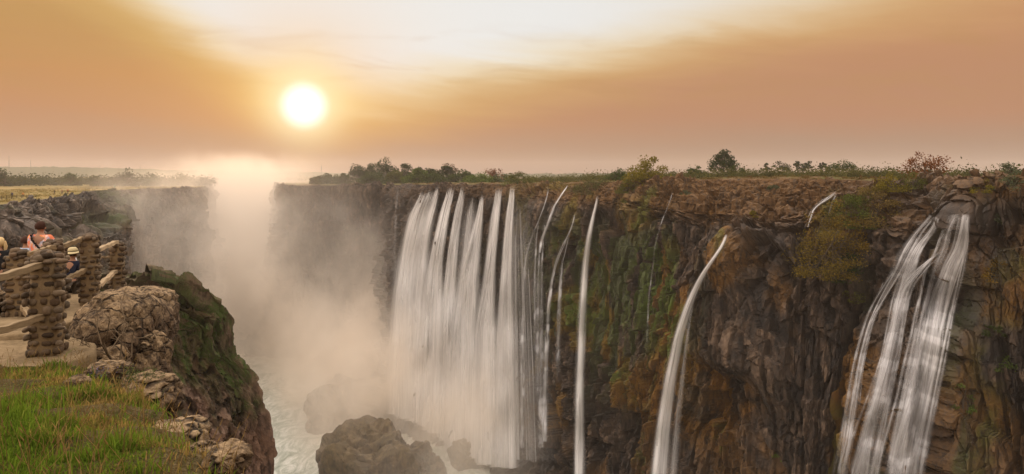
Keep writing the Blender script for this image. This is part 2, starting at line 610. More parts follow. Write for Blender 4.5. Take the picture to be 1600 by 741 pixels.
def mat_path():
    m, n, out = material('sandy concrete path')
    P = posn(n)
    a = n.noise(P, 1.1, 5, 0.65); b = n.noise(P, 14.0, 5, 0.7)
    c = n.ramp(n.m('ADD', n.m('MULTIPLY', a, 0.55), n.m('MULTIPLY', b, 0.45)), [(0.33, (0.085, 0.060, 0.032)), (0.48, (0.19, 0.135, 0.073)), (0.65, (0.28, 0.205, 0.12))])
    principled(n, out, c, 0.95, b, 0.6, 0.03, 0.15)
    return m


M_PATH = mat_path()


def mat_water(name, col=(0.80, 0.80, 0.81), su=1.6, sv=0.05, lo=0.26, hi=0.98):
    """white falling water: streaks along the flow, thinning out to nothing at the edges"""
    m, n, out = material(name)
    uvn = n.n('ShaderNodeUVMap'); uvn.uv_map = 'UVMap'
    s1 = n.noise(n.mapping(uvn.outputs[0], (su, sv, 1)), 1.0, 5, 0.65)
    s2 = n.noise(n.mapping(uvn.outputs[0], (su * 0.3, sv * 0.5, 1)), 1.0, 3, 0.6)
    dens = attr(n, 'dens', 2)
    a = n.ss(n.m('ADD', n.m('MULTIPLY', s1, 0.65), n.m('MULTIPLY', s2, 0.35)), 0.30, 0.62)
    al = n.m('MULTIPLY', dens, n.m('ADD', lo, n.m('MULTIPLY', a, hi)), clamp=True)
    c = n.mix(s1, (0.70, 0.70, 0.71), col)
    d = n.n('ShaderNodeBsdfDiffuse'); n.t.links.new(c, d.inputs[0])
    b = n.n('ShaderNodeBump'); b.inputs['Strength'].default_value = 0.55; b.inputs['Distance'].default_value = 0.5
    n.put(b.inputs['Height'], n.m('ADD', s1, s2)); n.t.links.new(b.outputs[0], d.inputs['Normal'])
    tl = n.n('ShaderNodeBsdfTranslucent'); n.t.links.new(c, tl.inputs[0])
    m1 = n.n('ShaderNodeMixShader'); m1.inputs[0].default_value = 0.4
    n.t.links.new(d.outputs[0], m1.inputs[1]); n.t.links.new(tl.outputs[0], m1.inputs[2])
    tp = n.n('ShaderNodeBsdfTransparent')
    m2 = n.n('ShaderNodeMixShader'); n.put(m2.inputs[0], al)
    n.t.links.new(tp.outputs[0], m2.inputs[1]); n.t.links.new(m1.outputs[0], m2.inputs[2])
    n.t.links.new(m2.outputs[0], out.inputs[0])
    return m


M_FALL = mat_water('falling water', (0.90, 0.89, 0.87), 1.2, 0.03, 0.48, 0.80)
M_CASC = mat_water('cascading water', (0.84, 0.85, 0.88), 2.4, 0.10, 0.20, 1.05)


def mat_river():
    m, n, out = material('churning river')
    P = posn(n)
    wv = n.noise(P, 0.05, 4, 0.6, 1.5)
    a = n.noise(n.mapping(P, (1, 0.55, 1)), 0.16, 6, 0.7, 2.2)
    c = n.ramp(n.m('ADD', n.m('MULTIPLY', a, 0.75), n.m('MULTIPLY', wv, 0.25)), [(0.33, (0.22, 0.25, 0.20)), (0.46, (0.40, 0.43, 0.37)), (0.56, (0.60, 0.61, 0.56)), (0.68, (0.80, 0.80, 0.77))])
    principled(n, out, c, 0.5, a, 0.8, 1.5, 0.3)
    return m


M_RIVER = mat_river()

# ------------------------------------------------------------------ cliffs
FLOOR_Z = -102.0


def build_cliff(ctrl, side, seed, nrow_t, nrow_w, extra=None, colw=1.0, zfloor=FLOOR_Z):
    """ctrl rows: u, Y, rim z, terrace width, terrace drop, wall batter.  A sheet from the rim down to the gorge floor."""
    ctrl = np.array(ctrl, float)
    X = (ctrl[:, 0] - 800) / F * ctrl[:, 1]
    key = [0.0]
    for i in range(1, len(ctrl)):
        key.append(key[-1] + max(abs(ctrl[i, 0] - ctrl[i - 1, 0]) * colw, 14) * (3.2 if side > 0 and 1495 <= ctrl[i, 0] <= 1605 and ctrl[i - 1, 0] <= 1605 else 1.0))
    key = np.array(key)
    N = int(key[-1])
    s = np.linspace(0, key[-1], N)
    ip = lambda q: gauss1(np.interp(s, key, q), 9.0)
    cx, cy = ip(X), ip(ctrl[:, 1])
    cx[0], cy[0] = X[0], ctrl[0, 1]
    zr, tw, th, so, uu = ip(ctrl[:, 2]), ip(ctrl[:, 3]), ip(ctrl[:, 4]), ip(ctrl[:, 5]), np.interp(s, key, ctrl[:, 0])
    arc = np.concatenate([[0], np.cumsum(np.hypot(np.diff(cx), np.diff(cy)))])
    tx, ty = np.gradient(cx), np.gradient(cy)
    nx, ny = (-ty, tx) if side > 0 else (ty, -tx)
    nx, ny = gauss1(nx, 16.0), gauss1(ny, 16.0)
    l = np.hypot(nx, ny) + 1e-9; nx /= l; ny /= l
    # profile rows
    ta = np.linspace(0, 1, nrow_t)[:-1]
    tb = np.linspace(0, 1, nrow_w) ** 1.25
    rows = nrow_t - 1 + nrow_w
    D = np.zeros((rows, N)); Z = np.zeros((rows, N)); T = np.zeros((rows, N))
    for i, t in enumerate(ta):
        D[i] = tw * t
        tk = t + 0.10 * fbm2(arc / 9, arc * 0 + t * 2.0, seed + 210, 3)
        kk = 6.0
        stp = np.clip((np.floor(tk * kk) + sm(tk * kk - np.floor(tk * kk), 0.72, 1.0)) / kk, 0, 1)
        stp = stp * 0.8 + t * 0.2
        Z[i] = zr - th * (0.40 * stp + 0.60 * stp ** 2.0)
    for j, t in enumerate(tb):
        i = nrow_t - 1 + j
        zt = (zr - th) + (zfloor - (zr - th)) * t
        D[i] = tw + so * (0.30 * t + 0.70 * t ** 1.6) + 10 * sm(t, 0.82, 1.0) + 0.9 * np.minimum(t * 30, 1)
        Z[i] = zt; T[i] = t
    U = np.broadcast_to(uu, D.shape)
    if extra is not None:
        D = D + extra(U, Z, T)
    A = np.broadcast_to(arc, D.shape)
    Bx = cx + nx * D; By = cy + ny * D
    # relief normals (outward / upward mix)
    L = np.cumsum(np.vstack([np.zeros((1, N)), np.hypot(np.diff(D, axis=0), np.diff(Z, axis=0))]), axis=0)
    dD, dZ = np.gradient(gauss1(D, 4, 0), axis=0), np.gradient(gauss1(Z, 4, 0), axis=0)
    ln = np.hypot(dD, dZ) + 1e-9
    no = np.clip(-dZ / ln, 0.15, 1); nz = np.clip(dD / ln, 0, 1)
    ww = sm(T, 0.0, 0.06)
    wa = A + 0.28 * fbm2(A / 5, L / 9, seed + 40, 4, 0.6) + 0.12 * L * sm(fbm2(A / 40, L / 60, seed + 41, 2), 0, 0.5); wl = L + 0.35 * fbm2(A / 5, L / 5, seed + 50, 4, 0.6)
    H = 2.6 * fbm2(A / 32, L / 90, seed, 3) * ww + 0.9 * fbm2(A / 11, L / 34, seed + 7, 2)
    f1, c1, b1 = facet2(wa / 6.5, wl / 10, seed + 60, 1.1)
    f2, c2, b2 = facet2(wa / 2.1, wl / (1.8 + 3.6 * ww), seed + 70, 1.0)
    f3, c3, b3 = facet2(wa / 0.95, wl / (0.8 + 2.2 * ww), seed + 80, 1.0)
    f4, c4, b4 = facet2(wa / 1.3, wl / 26, seed + 90, 0.8)
    amp = 0.45 + 0.75 * sm(fbm2(A / 19, L / 22, seed + 95, 2), -0.5, 0.6)
    f5, c5, b5 = facet2(wa / 0.55, wl / (0.5 + 0.5 * ww), seed + 85, 1.0)
    H = H + (2.7 * f1 * (0.34 + 0.66 * ww) + 1.5 * f2 * (0.62 + 0.38 * ww) + 0.62 * f3 * (0.6 + 0.4 * ww) + 0.24 * f5 * (0.3 + 0.7 * ww)) * amp + 1.5 * f4 * ww * sm(T, 0.1, 0.35) + 0.05 * fbm2(A * 2, L * 2, seed + 99, 3)
    H = H - 0.5 * (1 - sm(b2, 0, 0.06)) * (c1 > 0.45) - 0.9 * (1 - sm(b1, 0, 0.05)) * (c1 > 0.6)
    fade = np.ones(rows); fade[:6] = np.linspace(0, 1, 6)
    H = H * fade[:, None]
    PX = Bx + nx * H * no; PY = By + ny * H * no; PZ = Z + H * nz * 0.9
    info = dict(U=U, Z=PZ, T=T, A=A, L=L, c1=c1, c2=c2, c3=c3, X=PX, Y=PY, fb=fbm2(A / 9, L / 16, seed + 5, 4), st=fbm2(A / 2.2, L / 30, seed + 6, 3), rim=(cx, cy, zr, uu))
    return PX, PY, PZ, info


def gs(x, m, s):
    return np.exp(-0.5 * ((x - m) / s) ** 2)


def right_extra(U, Z, T):
    e = np.zeros_like(U)
    e += 6.5 * gs(U, 1205, 48) * sm(-Z, 10, 17) * (1 - sm(-Z, 40, 47)) * (T > 0)        # domed buttress
    e += 3.0 * gs(U, 1280, 40) * sm(-Z, 12, 22) * (1 - sm(-Z, 44, 52))
    e -= 3.0 * gs(U, 1140, 14) * sm(-Z, 6, 11) * (1 - sm(-Z, 22, 30))                    # notch of the jet
    e += 3.0 * gs(U, 1355, 26) * sm(-Z, 5, 14)
    e += 4.5 * gs(U, 1500, 70) * sm(-Z, 20, 34) * (1 - sm(-Z, 60, 90))                   # shelf the right cascade spreads over
    e += 2.2 * gs(U, 1480, 60) * sm(-Z, 13, 15.5)
    for zk, dk, uo in ((9.5, 1.0, 0), (11.8, 0.9, 20), (16.5, 1.3, -10), (20.0, 1.0, 25), (24.5, 1.5, 0), (29.0, 1.2, 30), (34.0, 1.5, -20), (41.0, 1.6, 10), (49.0, 1.6, 0)):
        zz_ = zk + 1.8 * vn2(U / 17.0 + uo, U * 0 + zk, 77)
        e += dk * sm(-Z, zz_ - 0.25, zz_ + 0.35) * sm(U, 1375, 1410) * (1 - sm(U, 1505, 1518))
        e -= dk * sm(-Z, zz_ + 0.5, zz_ + 4.5) * 0.8 * sm(U, 1375, 1410) * (1 - sm(U, 1505, 1518))
    return e


RCTRL = [  # u, Y, rim z, terrace width, terrace drop, batter
    (2600, 66, 0.6, 3, 1.5, 8), (1900, 90, 0.5, 3, 1.5, 8), (1700, 101, 0.4, 3, 1.5, 8), (1600, 108, 0.0, 2.5, 2.0, 9), (1532, 113.5, -0.6, 2.5, 2.2, 11), (1516, 117, -1.2, 4, 6.0, 16),
    (1500, 124, -1.2, 7, 7.0, 22), (1440, 128, -1.2, 8, 7.0, 24), (1400, 133, -1.4, 7, 5.5, 19), (1330, 140, -1.0, 9, 6, 14), (1262, 147, -0.8, 12, 9, 12),
    (1200, 156, -0.8, 12, 8.0, 11), (1135, 166, -1.0, 12, 8, 11), (1060, 180, -1.3, 10, 6, 10), (1000, 193, -1.6, 8, 4.8, 10), (940, 208, -2.2, 7, 5.0, 10),
    (880, 226, -3.0, 6, 3.5, 10), (800, 252, -3.6, 6, 2.4, 12), (720, 272, -4.0, 8, 2.4, 13), (655, 290, -4.2, 6, 2.0, 12), (636, 318, -4.8, 3, 1.2, 9),
    (610, 345, -5.2, 2, 1.2, 9), (540, 358, -5.6, 2, 1.2, 9), (470, 366, -5.9, 2, 1.2, 9), (443, 372, -6.0, 2, 1.2, 9), (434, 400, -6.2, 2, 1.2, 9), (434, 500, -6.5, 2, 1.2, 9), (445, 750, -7, 2, 1.2, 9), (460, 2400, -7, 2, 1.2, 9)]
PX, PY, PZ, I = build_cliff(RCTRL, +1, 3, 90, 400, right_extra, 1.05)
nr, nc = PX.shape
U, Z, T = I['U'], I['Z'], I['T']
V = HV - PZ / PY * F
SU = 800 + PX / PY * F
# natural colour of the rock: moss, orange lichen, wet black rock
moss = np.zeros_like(U); rust = np.zeros_like(U); wet = np.zeros_like(U)
fb, st = I['fb'], I['st']
moss += 0.9 * gs(U, 960, 90) * sm(Z, -75, -45) * (1 - sm(Z, -22, -10)) * sm(st, -0.2, 0.5)
moss += 1.0 * gs(SU, 1030, 30) * gs(V, 460, 60) * sm(st, -0.3, 0.4)
moss += 0.8 * gs(SU, 1500, 45) * gs(V, 540, 140) * sm(st, 0.0, 0.5) + 0.7 * gs(SU, 1560, 30) * gs(V, 560, 40) * sm(fb, -0.1, 0.3)
moss += 0.6 * gs(SU, 880, 70) * gs(V, 420, 120) * sm(fb, -0.1, 0.5)
moss += 0.9 * gs(SU, 1395, 35) * gs(V, 640, 120) * sm(st, -0.2, 0.4)
moss += 0.5 * sm(fb, 0.55, 0.8) * sm(U, 850, 950)
rust += 0.55 * (1 - sm(T, 0.0, 0.05)) * sm(U, 660, 860)
rust += 0.9 * sm(fb, -0.05, 0.45) * sm(U, 780, 900) * sm(V, 300, 360) * (1 - 0.5 * sm(V, 600, 741))
rust += 1.0 * gs(SU, 1130, 70) * gs(V, 570, 60) * sm(fb, -0.3, 0.3) + 1.0 * gs(SU, 1310, 45) * gs(V, 610, 70) * sm(fb, -0.2, 0.3)
rust += 0.8 * gs(SU, 900, 40) * gs(V, 480, 150) * sm(fb, 0, 0.4)
wet += 0.85 * gs(SU, 1560, 26) * gs(V, 370, 55) * sm(fb, -0.8, -0.1) + 0.7 * gs(SU, 1540, 40) * sm(V, 300, 330) * sm(st, -0.2, 0.5)
wet += 0.9 * gs(SU, 1430, 65) * gs(V, 480, 160) * sm(fb, -0.6, 0.2)
wet += 0.55 * gs(SU, 1430, 70) * gs(V, 315, 25) * sm(I['c2'], 0.3, 0.6)
wet += 0.7 * gs(U, 760, 110) * sm(T, 0.005, 0.06) * sm(st, -0.6, 0.3)
wet += 0.6 * sm(st, 0.15, 0.6) * sm(T, 0.02, 0.1) * sm(U, 640, 700) * (1 - sm(U, 1000, 1150))
wet += 0.5 * gs(SU, 1210, 60) * gs(V, 400, 45)
mask = np.clip(np.stack([moss, rust, wet], -1), 0, 1).reshape(-1, 3)
cell = 0.45 * I['c2'] + 0.35 * I['c3'] + 0.2 * I['c1']
RV = np.stack([PX, PY, PZ], -1).reshape(-1, 3)
me = mesh_np('cliff', RV, grid_faces(nr, nc), False, {'mask': mask, 'cell': cell.ravel()})
cliff = tag(link('cliff', me, M_CLIFF), kind='structure', label='brown basalt gorge wall streaked with moss and rust, water falling over it', cat='cliff')
BVH_R = BVHTree.FromPolygons([tuple(v) for v in RV.astype(np.float32)[::1].tolist()], grid_faces(nr, nc).tolist())

LCTRL = [(-900, 85, -5.5, 2, 1, 9), (-300, 120, -6.5, 3, 1.5, 9), (0, 152, -7.0, 4, 2, 9), (70, 190, -7.0, 4, 2.4, 9), (128, 236, -6.8, 2, 1.5, 8), (134, 255, -7, 2, 1.5, 8), (138, 290, -7, 3, 3, 9),
         (200, 318, -7.0, 4, 5, 12), (260, 345, -7.0, 3, 3, 10), (312, 366, -7.0, 2, 1.5, 9), (321, 400, -7, 2, 1.5, 9), (326, 500, -7, 2, 1.5, 9), (338, 750, -7, 2, 1.5, 9), (352, 2400, -7, 2, 1.5, 9)]


def left_extra(U, Z, T):
    e = 7.0 * gs(U, 128, 16) * sm(-Z, 17, 19)
    e += 5.0 * sm(-Z, 18, 20) * (1 - sm(U, 100, 160))
    return e


LX, LY, LZ, J = build_cliff(LCTRL, -1, 23, 30, 300, left_extra, 1.6)
LU = J['U']; LVv = HV - LZ / LY * F
mo = 0.8 * gs(LU, 110, 26) * gs(LZ, -17.5, 2.5) + 0.8 * sm(J['fb'], 0.2, 0.5) * gs(LU, 90, 40) * gs(LZ, -14, 5) + 0.9 * gs(LU, 190, 28) * (1 - sm(-LZ, 10, 22)) * sm(J['fb'], -0.4, 0.2) + 0.4 * sm(J['fb'], 0.4, 0.7)
ru = 0.6 * sm(J['fb'], 0.0, 0.4) * sm(-LZ, 10, 20)
we = 0.45 * (1 - sm(LU, 120, 145)) * sm(J['st'], -0.6, 0.3)
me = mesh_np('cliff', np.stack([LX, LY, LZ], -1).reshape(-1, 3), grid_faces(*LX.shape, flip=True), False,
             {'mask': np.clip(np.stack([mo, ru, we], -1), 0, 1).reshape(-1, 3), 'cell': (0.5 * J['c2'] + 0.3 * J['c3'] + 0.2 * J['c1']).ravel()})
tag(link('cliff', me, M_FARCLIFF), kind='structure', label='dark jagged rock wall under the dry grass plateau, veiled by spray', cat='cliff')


# ------------------------------------------------------------------ plateaus behind the rims
def plateau(name, info, back, keys_u, mat, seed, flip, rough, label, step=3):
    cx, cy, zr, uu = info['rim']
    sel = np.arange(0, len(cx), step)
    if sel[-1] != len(cx) - 1: sel = np.append(sel, len(cx) - 1)
    k = np.linspace(0, 1, len(back)); s = np.arange(len(cx)) / (len(cx) - 1)
    back = np.array(back, float)
    # spread the back curve along the rim by the given column positions
    kk = np.array(keys_u, float)
    bx = np.interp(s, kk, back[:, 0])[sel]; by = np.interp(s, kk, back[:, 1])[sel]; bz = np.interp(s, kk, back[:, 2])[sel]
    cx, cy, zr = cx[sel], cy[sel], zr[sel]
    tt = np.linspace(0, 1, 70) ** 3.2
    XX = cx + (bx - cx) * tt[:, None]; YY = cy + (by - cy) * tt[:, None]
    dist = np.hypot(XX - cx, YY - cy)
    ZZ = zr + (bz - zr) * sm(tt, 0.0, 0.35)[:, None]
    ZZ += rough * (fbm2(XX / 9, YY / 9, seed, 4) * 0.55 + facet2(XX / 3.0, YY / 3.0, seed + 3)[0] * 0.16) * sm(dist, 0.5, 6) * (1 - sm(dist, 60, 250))
    me = mesh_np(name, np.stack([XX, YY, ZZ], -1).reshape(-1, 3), grid_faces(len(tt), len(sel), flip), True)
    o = link(name, me, mat)
    tag(o, kind='structure', label=label, cat='ground')
    return o, (XX, YY, ZZ)


P_R, P_RXY = plateau('ground', I, [(2600, -100, -4), (2600, 900, -7), (2500, 2000, -7), (1800, 2700, -7), (700, 2800, -7), (100, 2800, -7), (-600, 2800, -7), (-1000, 2750, -7), (-1150, 2750, -7)],
                     [0, 0.45, 0.55, 0.62, 0.72, 0.85, 0.94, 0.975, 1.0], M_PLATEAU, 31, True, 1.0, 'brown scrubby plateau above the falls')
P_L, P_LXY = plateau('ground', J, [(-2600, -200, -7), (-2600, 1200, -7), (-2500, 2700, -7), (-1800, 2800, -7), (-1250, 2750, -7)],
                     [0, 0.3, 0.6, 0.85, 1.0], M_SAVANNA, 41, False, 0.5, 'dry yellow grass plateau on the far left bank', 2)

# far hills behind the left plateau
n = 420
ux = np.linspace(-700, 2400, n)
ridge = np.interp(ux, [-700, 0, 120, 250, 330, 480, 560, 800, 2400], [259, 260.5, 261.5, 265, 268, 269.5, 271.5, 271.5, 270]) + 0.7 * fbm2(ux / 14, ux * 0, 77, 5) - 0.5 * fbm2(ux / 3.5, ux * 0, 79, 3)
rows = []
for k, (Yh, hf) in enumerate([(2100, -0.5), (2200, 0.15), (2300, 0.6), (2400, 1.0), (2550, 0.9), (2700, -0.5)]):
    top = (HV - ridge) / F * 2400
    z = -8 + (top + 8) * hf
    if hf < 0: z = np.full(n, -12.0)
    rows.append(np.stack([(ux - 800) / F * Yh, np.full(n, Yh), z + (fbm2(ux / 6, ux * 0 + k, 80 + k, 3) * 1.5 if hf > 0 else 0)], -1))
me = mesh_np('hills', np.concatenate(rows), grid_faces(len(rows), n), False)
tag(link('hills', me, M_HILL), kind='structure', label='low wooded hills fading in haze', cat='hills')

# river in the gorge
xs = np.linspace(-420, 140, 190); ys = np.concatenate([np.linspace(40, 420, 260), np.linspace(425, 2700, 60)])
GX, GY = np.meshgrid(xs, ys)
GX = GX - np.maximum(GY - 420, 0) * 0.43
GZ = -100.5 + 0.9 * fbm2(GX / 9, GY / 14, 90, 4) + 0.5 * np.abs(fbm2(GX / 3.5, GY / 5, 93, 3))
me = mesh_np('river', np.stack([GX, GY, GZ], -1).reshape(-1, 3), grid_faces(len(ys), len(xs)), True)
tag(link('river', me, M_RIVER), kind='structure', label='pale green churning river at the gorge bottom', cat='river')

# ------------------------------------------------------------------ mossy headland of the near bank
hz = [(236, 419, 66), (268, 424, 70), (290, 440, 73), (318, 466, 76), (345, 480, 78), (362, 494, 79), (367, 525, 79.5), (372, 545, 80), (394, 574, 80.5), (409, 604, 81), (420, 650, 82), (430, 700, 83), (432, 760, 84), (436, 1000, 85), (440, 1500, 85)]
hp = np.array([pt(*q) for q in hz]) - np.array([0, 0, 1.3])
zz = hp[:, 2]
for i in range(1, len(zz)):
    zz[i] = min(zz[i], zz[i - 1] - 0.12)
rows = 420; cols = 520
tz = np.linspace(0, 1, rows) ** 1.5
zr_ = zz[0] + (zz[-1] - zz[0]) * tz
tipx = np.interp(-zr_, -zz, hp[:, 0]); tipy = np.interp(-zr_, -zz, hp[:, 1])
q = np.linspace(-1, 1, cols); q = np.sign(q) * np.abs(q) ** 1.35
QQ, ZZ = np.meshgrid(q, zr_)
rnd = 0.018
ab = np.sqrt(QQ ** 2 + rnd ** 2) - rnd
L = 62.0
near = QQ < 0
ca = np.where(near, np.cos(R(38)), np.cos(R(30))); sa = np.where(near, -np.sin(R(38)), np.sin(R(30)))
HX = tipx[:, None] - ab * L * ca; HY = tipy[:, None] + ab * L * sa
arc = QQ * L
nxh = np.where(near, sa, -sa) * np.sign(1) ; 
NX = np.where(near, 0.62, 0.5); NY = np.where(near, -0.79, 0.87)
bl = sm(QQ, -0.05, 0.05)
NX = 0.62 * (1 - bl) + 0.5 * bl + 0.4 * gs(QQ, 0, 0.03); NY = -0.79 * (1 - bl) + 0.87 * bl
ln = np.hypot(NX, NY); NX /= ln; NY /= ln
wa = arc + 0.3 * fbm2(arc / 3, ZZ / 3, 101, 3); wz = ZZ + 0.4 * fbm2(arc / 3, ZZ / 4, 104, 3)
f1, c1, b1 = facet2(wa / 3.2, wz / 6, 110); f2, c2, b2 = facet2(wa / 1.1, wz / 3.2, 120); f3, c3, b3 = facet2(wa / 0.5, wz / 0.9, 130)
f6, c6, b6 = facet2(wa / 1.3, wz / 16, 170)
H = 0.8 * fbm2(arc / 14, ZZ / 30, 140, 3) + 0.9 * f1 + 0.65 * f2 + 0.34 * f3 + 0.7 * f6 + 0.08 * fbm2(arc * 2, ZZ * 2, 145, 3) - 0.25 * (1 - sm(b1, 0, 0.1))
H = H * (0.25 + 0.75 * sm(tz, 0.0, 0.06))[:, None] * (0.35 + 0.65 * sm(np.abs(arc), 0, 5))
HX += NX * H; HY += NY * H
SP = (np.maximum(0, fbm2(arc / 0.8, ZZ / 12, 150, 2)) * 1.1 + np.maximum(0, f2) * 0.85 + np.maximum(0, f3) * 0.35) * (1 - sm(tz, 0.0, 0.30))[:, None] * (1 - sm(np.abs(arc), 3, 9))
HZ = ZZ + SP
Uh = 800 + HX / HY * F; Vh = HV - HZ / HY * F
fbh = fbm2(arc / 5, ZZ / 7, 160, 4)
mo = (1 - sm(Vh + 40 * fbh, 590, 700)) * (1 - sm(Uh - (Vh - 500) * 0.0, 395, 430)) * sm(fbh, -0.95, -0.25) + 0.6 * gs(Uh, 320, 30) * gs(Vh, 630, 60) * sm(fbh, 0.0, 0.4)
mo = mo * (0.35 + 0.65 * (1 - sm(fbm2(arc / 1.2, ZZ / 4, 165, 3), 0.25, 0.6)))
mo = mo * (0.45 + 0.55 * sm(fbm2(arc / 0.55, ZZ / 1.6, 168, 3) + 0.5 * fbh, -0.35, 0.25)); mo[Vh < 470] *= 0.8
me = mesh_np('headland', np.stack([HX, HY, HZ], -1).reshape(-1, 3), grid_faces(rows, cols), False,
             {'mask': np.clip(np.stack([mo, 0.3 * sm(fbh, 0, 0.5), 0 * mo], -1), 0, 1).reshape(-1, 3), 'cell': (0.5 * c2 + 0.3 * c3 + 0.2 * c1).ravel()})
tag(link('headland', me, M_HEAD), kind='structure', label='steep green mossy headland with a jagged crest below the lookout', cat='headland')


# ------------------------------------------------------------------ rocks
def rock(name, label, loc, dims, seed, mat=M_ROCK, sub=5, lump=0.3, fc=(1.6, 0.10), rot=0.0, group=None, flat=0.0, smooth=False, cat='boulder', masks=False, wall=None):
    v, f = ICO[sub]
    v = v.copy()
    b = np.sign(v) * np.abs(v) ** 0.72          # a little boxy
    v = b / np.linalg.norm(b, axis=1, keepdims=True) * (0.55 + 0.45 * np.linalg.norm(b, axis=1, keepdims=True))
    p = v * np.array(dims) / max(dims)
    d = lump * fbm3(p * 1.7 + seed, seed, 3)
    fa, ci, bd = facet3(p * fc[0] * 2 + seed * 1.3, seed + 5)
    fa2, ci2, bd2 = facet3(p * fc[0] * 6 + seed * 2.3, seed + 15)
    d = d + fc[1] * (0.55 * fa + 1.1) * (sm(bd, -0.1, 0.45) - 0.7) + fc[1] * 0.22 * (0.6 * fa2 + 0.8) * (sm(bd2, -0.1, 0.4) - 0.7) + 0.012 * fbm3(p * 16, seed + 30, 3)
    nrm = v / np.linalg.norm(v, axis=1, keepdims=True)
    v = (v + nrm * d[:, None]) * np.array(dims)
    if wall is not None: v = wall(v)
    c, s = math.cos(rot), math.sin(rot)
    v = np.stack([v[:, 0] * c - v[:, 1] * s, v[:, 0] * s + v[:, 1] * c, v[:, 2]], 1)
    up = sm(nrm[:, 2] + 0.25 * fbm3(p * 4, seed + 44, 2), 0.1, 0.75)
    if masks:
        at = {'mask': np.stack([0.35 * up, 0.35 * up, 0.15 * (1 - up)], 1), 'cell': 0.5 * ci + 0.5 * ci2}
    else:
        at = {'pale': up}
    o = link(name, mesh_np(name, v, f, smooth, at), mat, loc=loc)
    return tag(o, label, cat, group)


# rocks on the gorge floor
x, y, z = pt(595, 741, 205)
rock('rock', 'large dark rock mound rising from the river in the mist', (x - 3, y + 4, -100), (16, 16, 17.5), 51, M_GORGEROCK, 6, 0.30, (1.7, 0.10), masks=True, cat='rock')
x, y, z = pt(655, 741, 210)
rock('rock', 'smaller dark mound leaning on the right flank of the big river mound', (x - 2, y + 6, -101), (9, 9, 11), 57, M_GORGEROCK, 5, 0.25, (2.2, 0.12), masks=True, cat='rock')
x, y, z = pt(505, 640, 268)
rock('rock', 'hazy dark rock shelf beside the far bend of the river', (x + 4, y, -101), (11, 20, 15), 53, M_GORGEROCK, 5, 0.25, (2.2, 0.12), masks=True, cat='rock')
x, y, z = pt(742, 741, 226)
rock('rock', 'wet rocks at the foot of the widest waterfall', (x, y - 2, -101), (9, 6, 8), 61, M_GORGEROCK, 5, 0.3, (2.4, 0.14), masks=True, cat='rock')
x, y, z = pt(585, 640, 275)
rock('rock', 'pale mist covered ledge behind the big river mound', (x, y, -102), (24, 16, 15), 63, M_GORGEROCK, 5, 0.25, (2.2, 0.12), masks=True, cat='rock')

# ------------------------------------------------------------------ waterfalls


def cast(u, v):
    d = Vector(((u - 800) / F, 1.0, (HV - v) / F)).normalized()
    h = BVH_R.ray_cast(Vector((0, 0, 0)), d, 900)
    return h[3] if h[0] is not None else np.nan


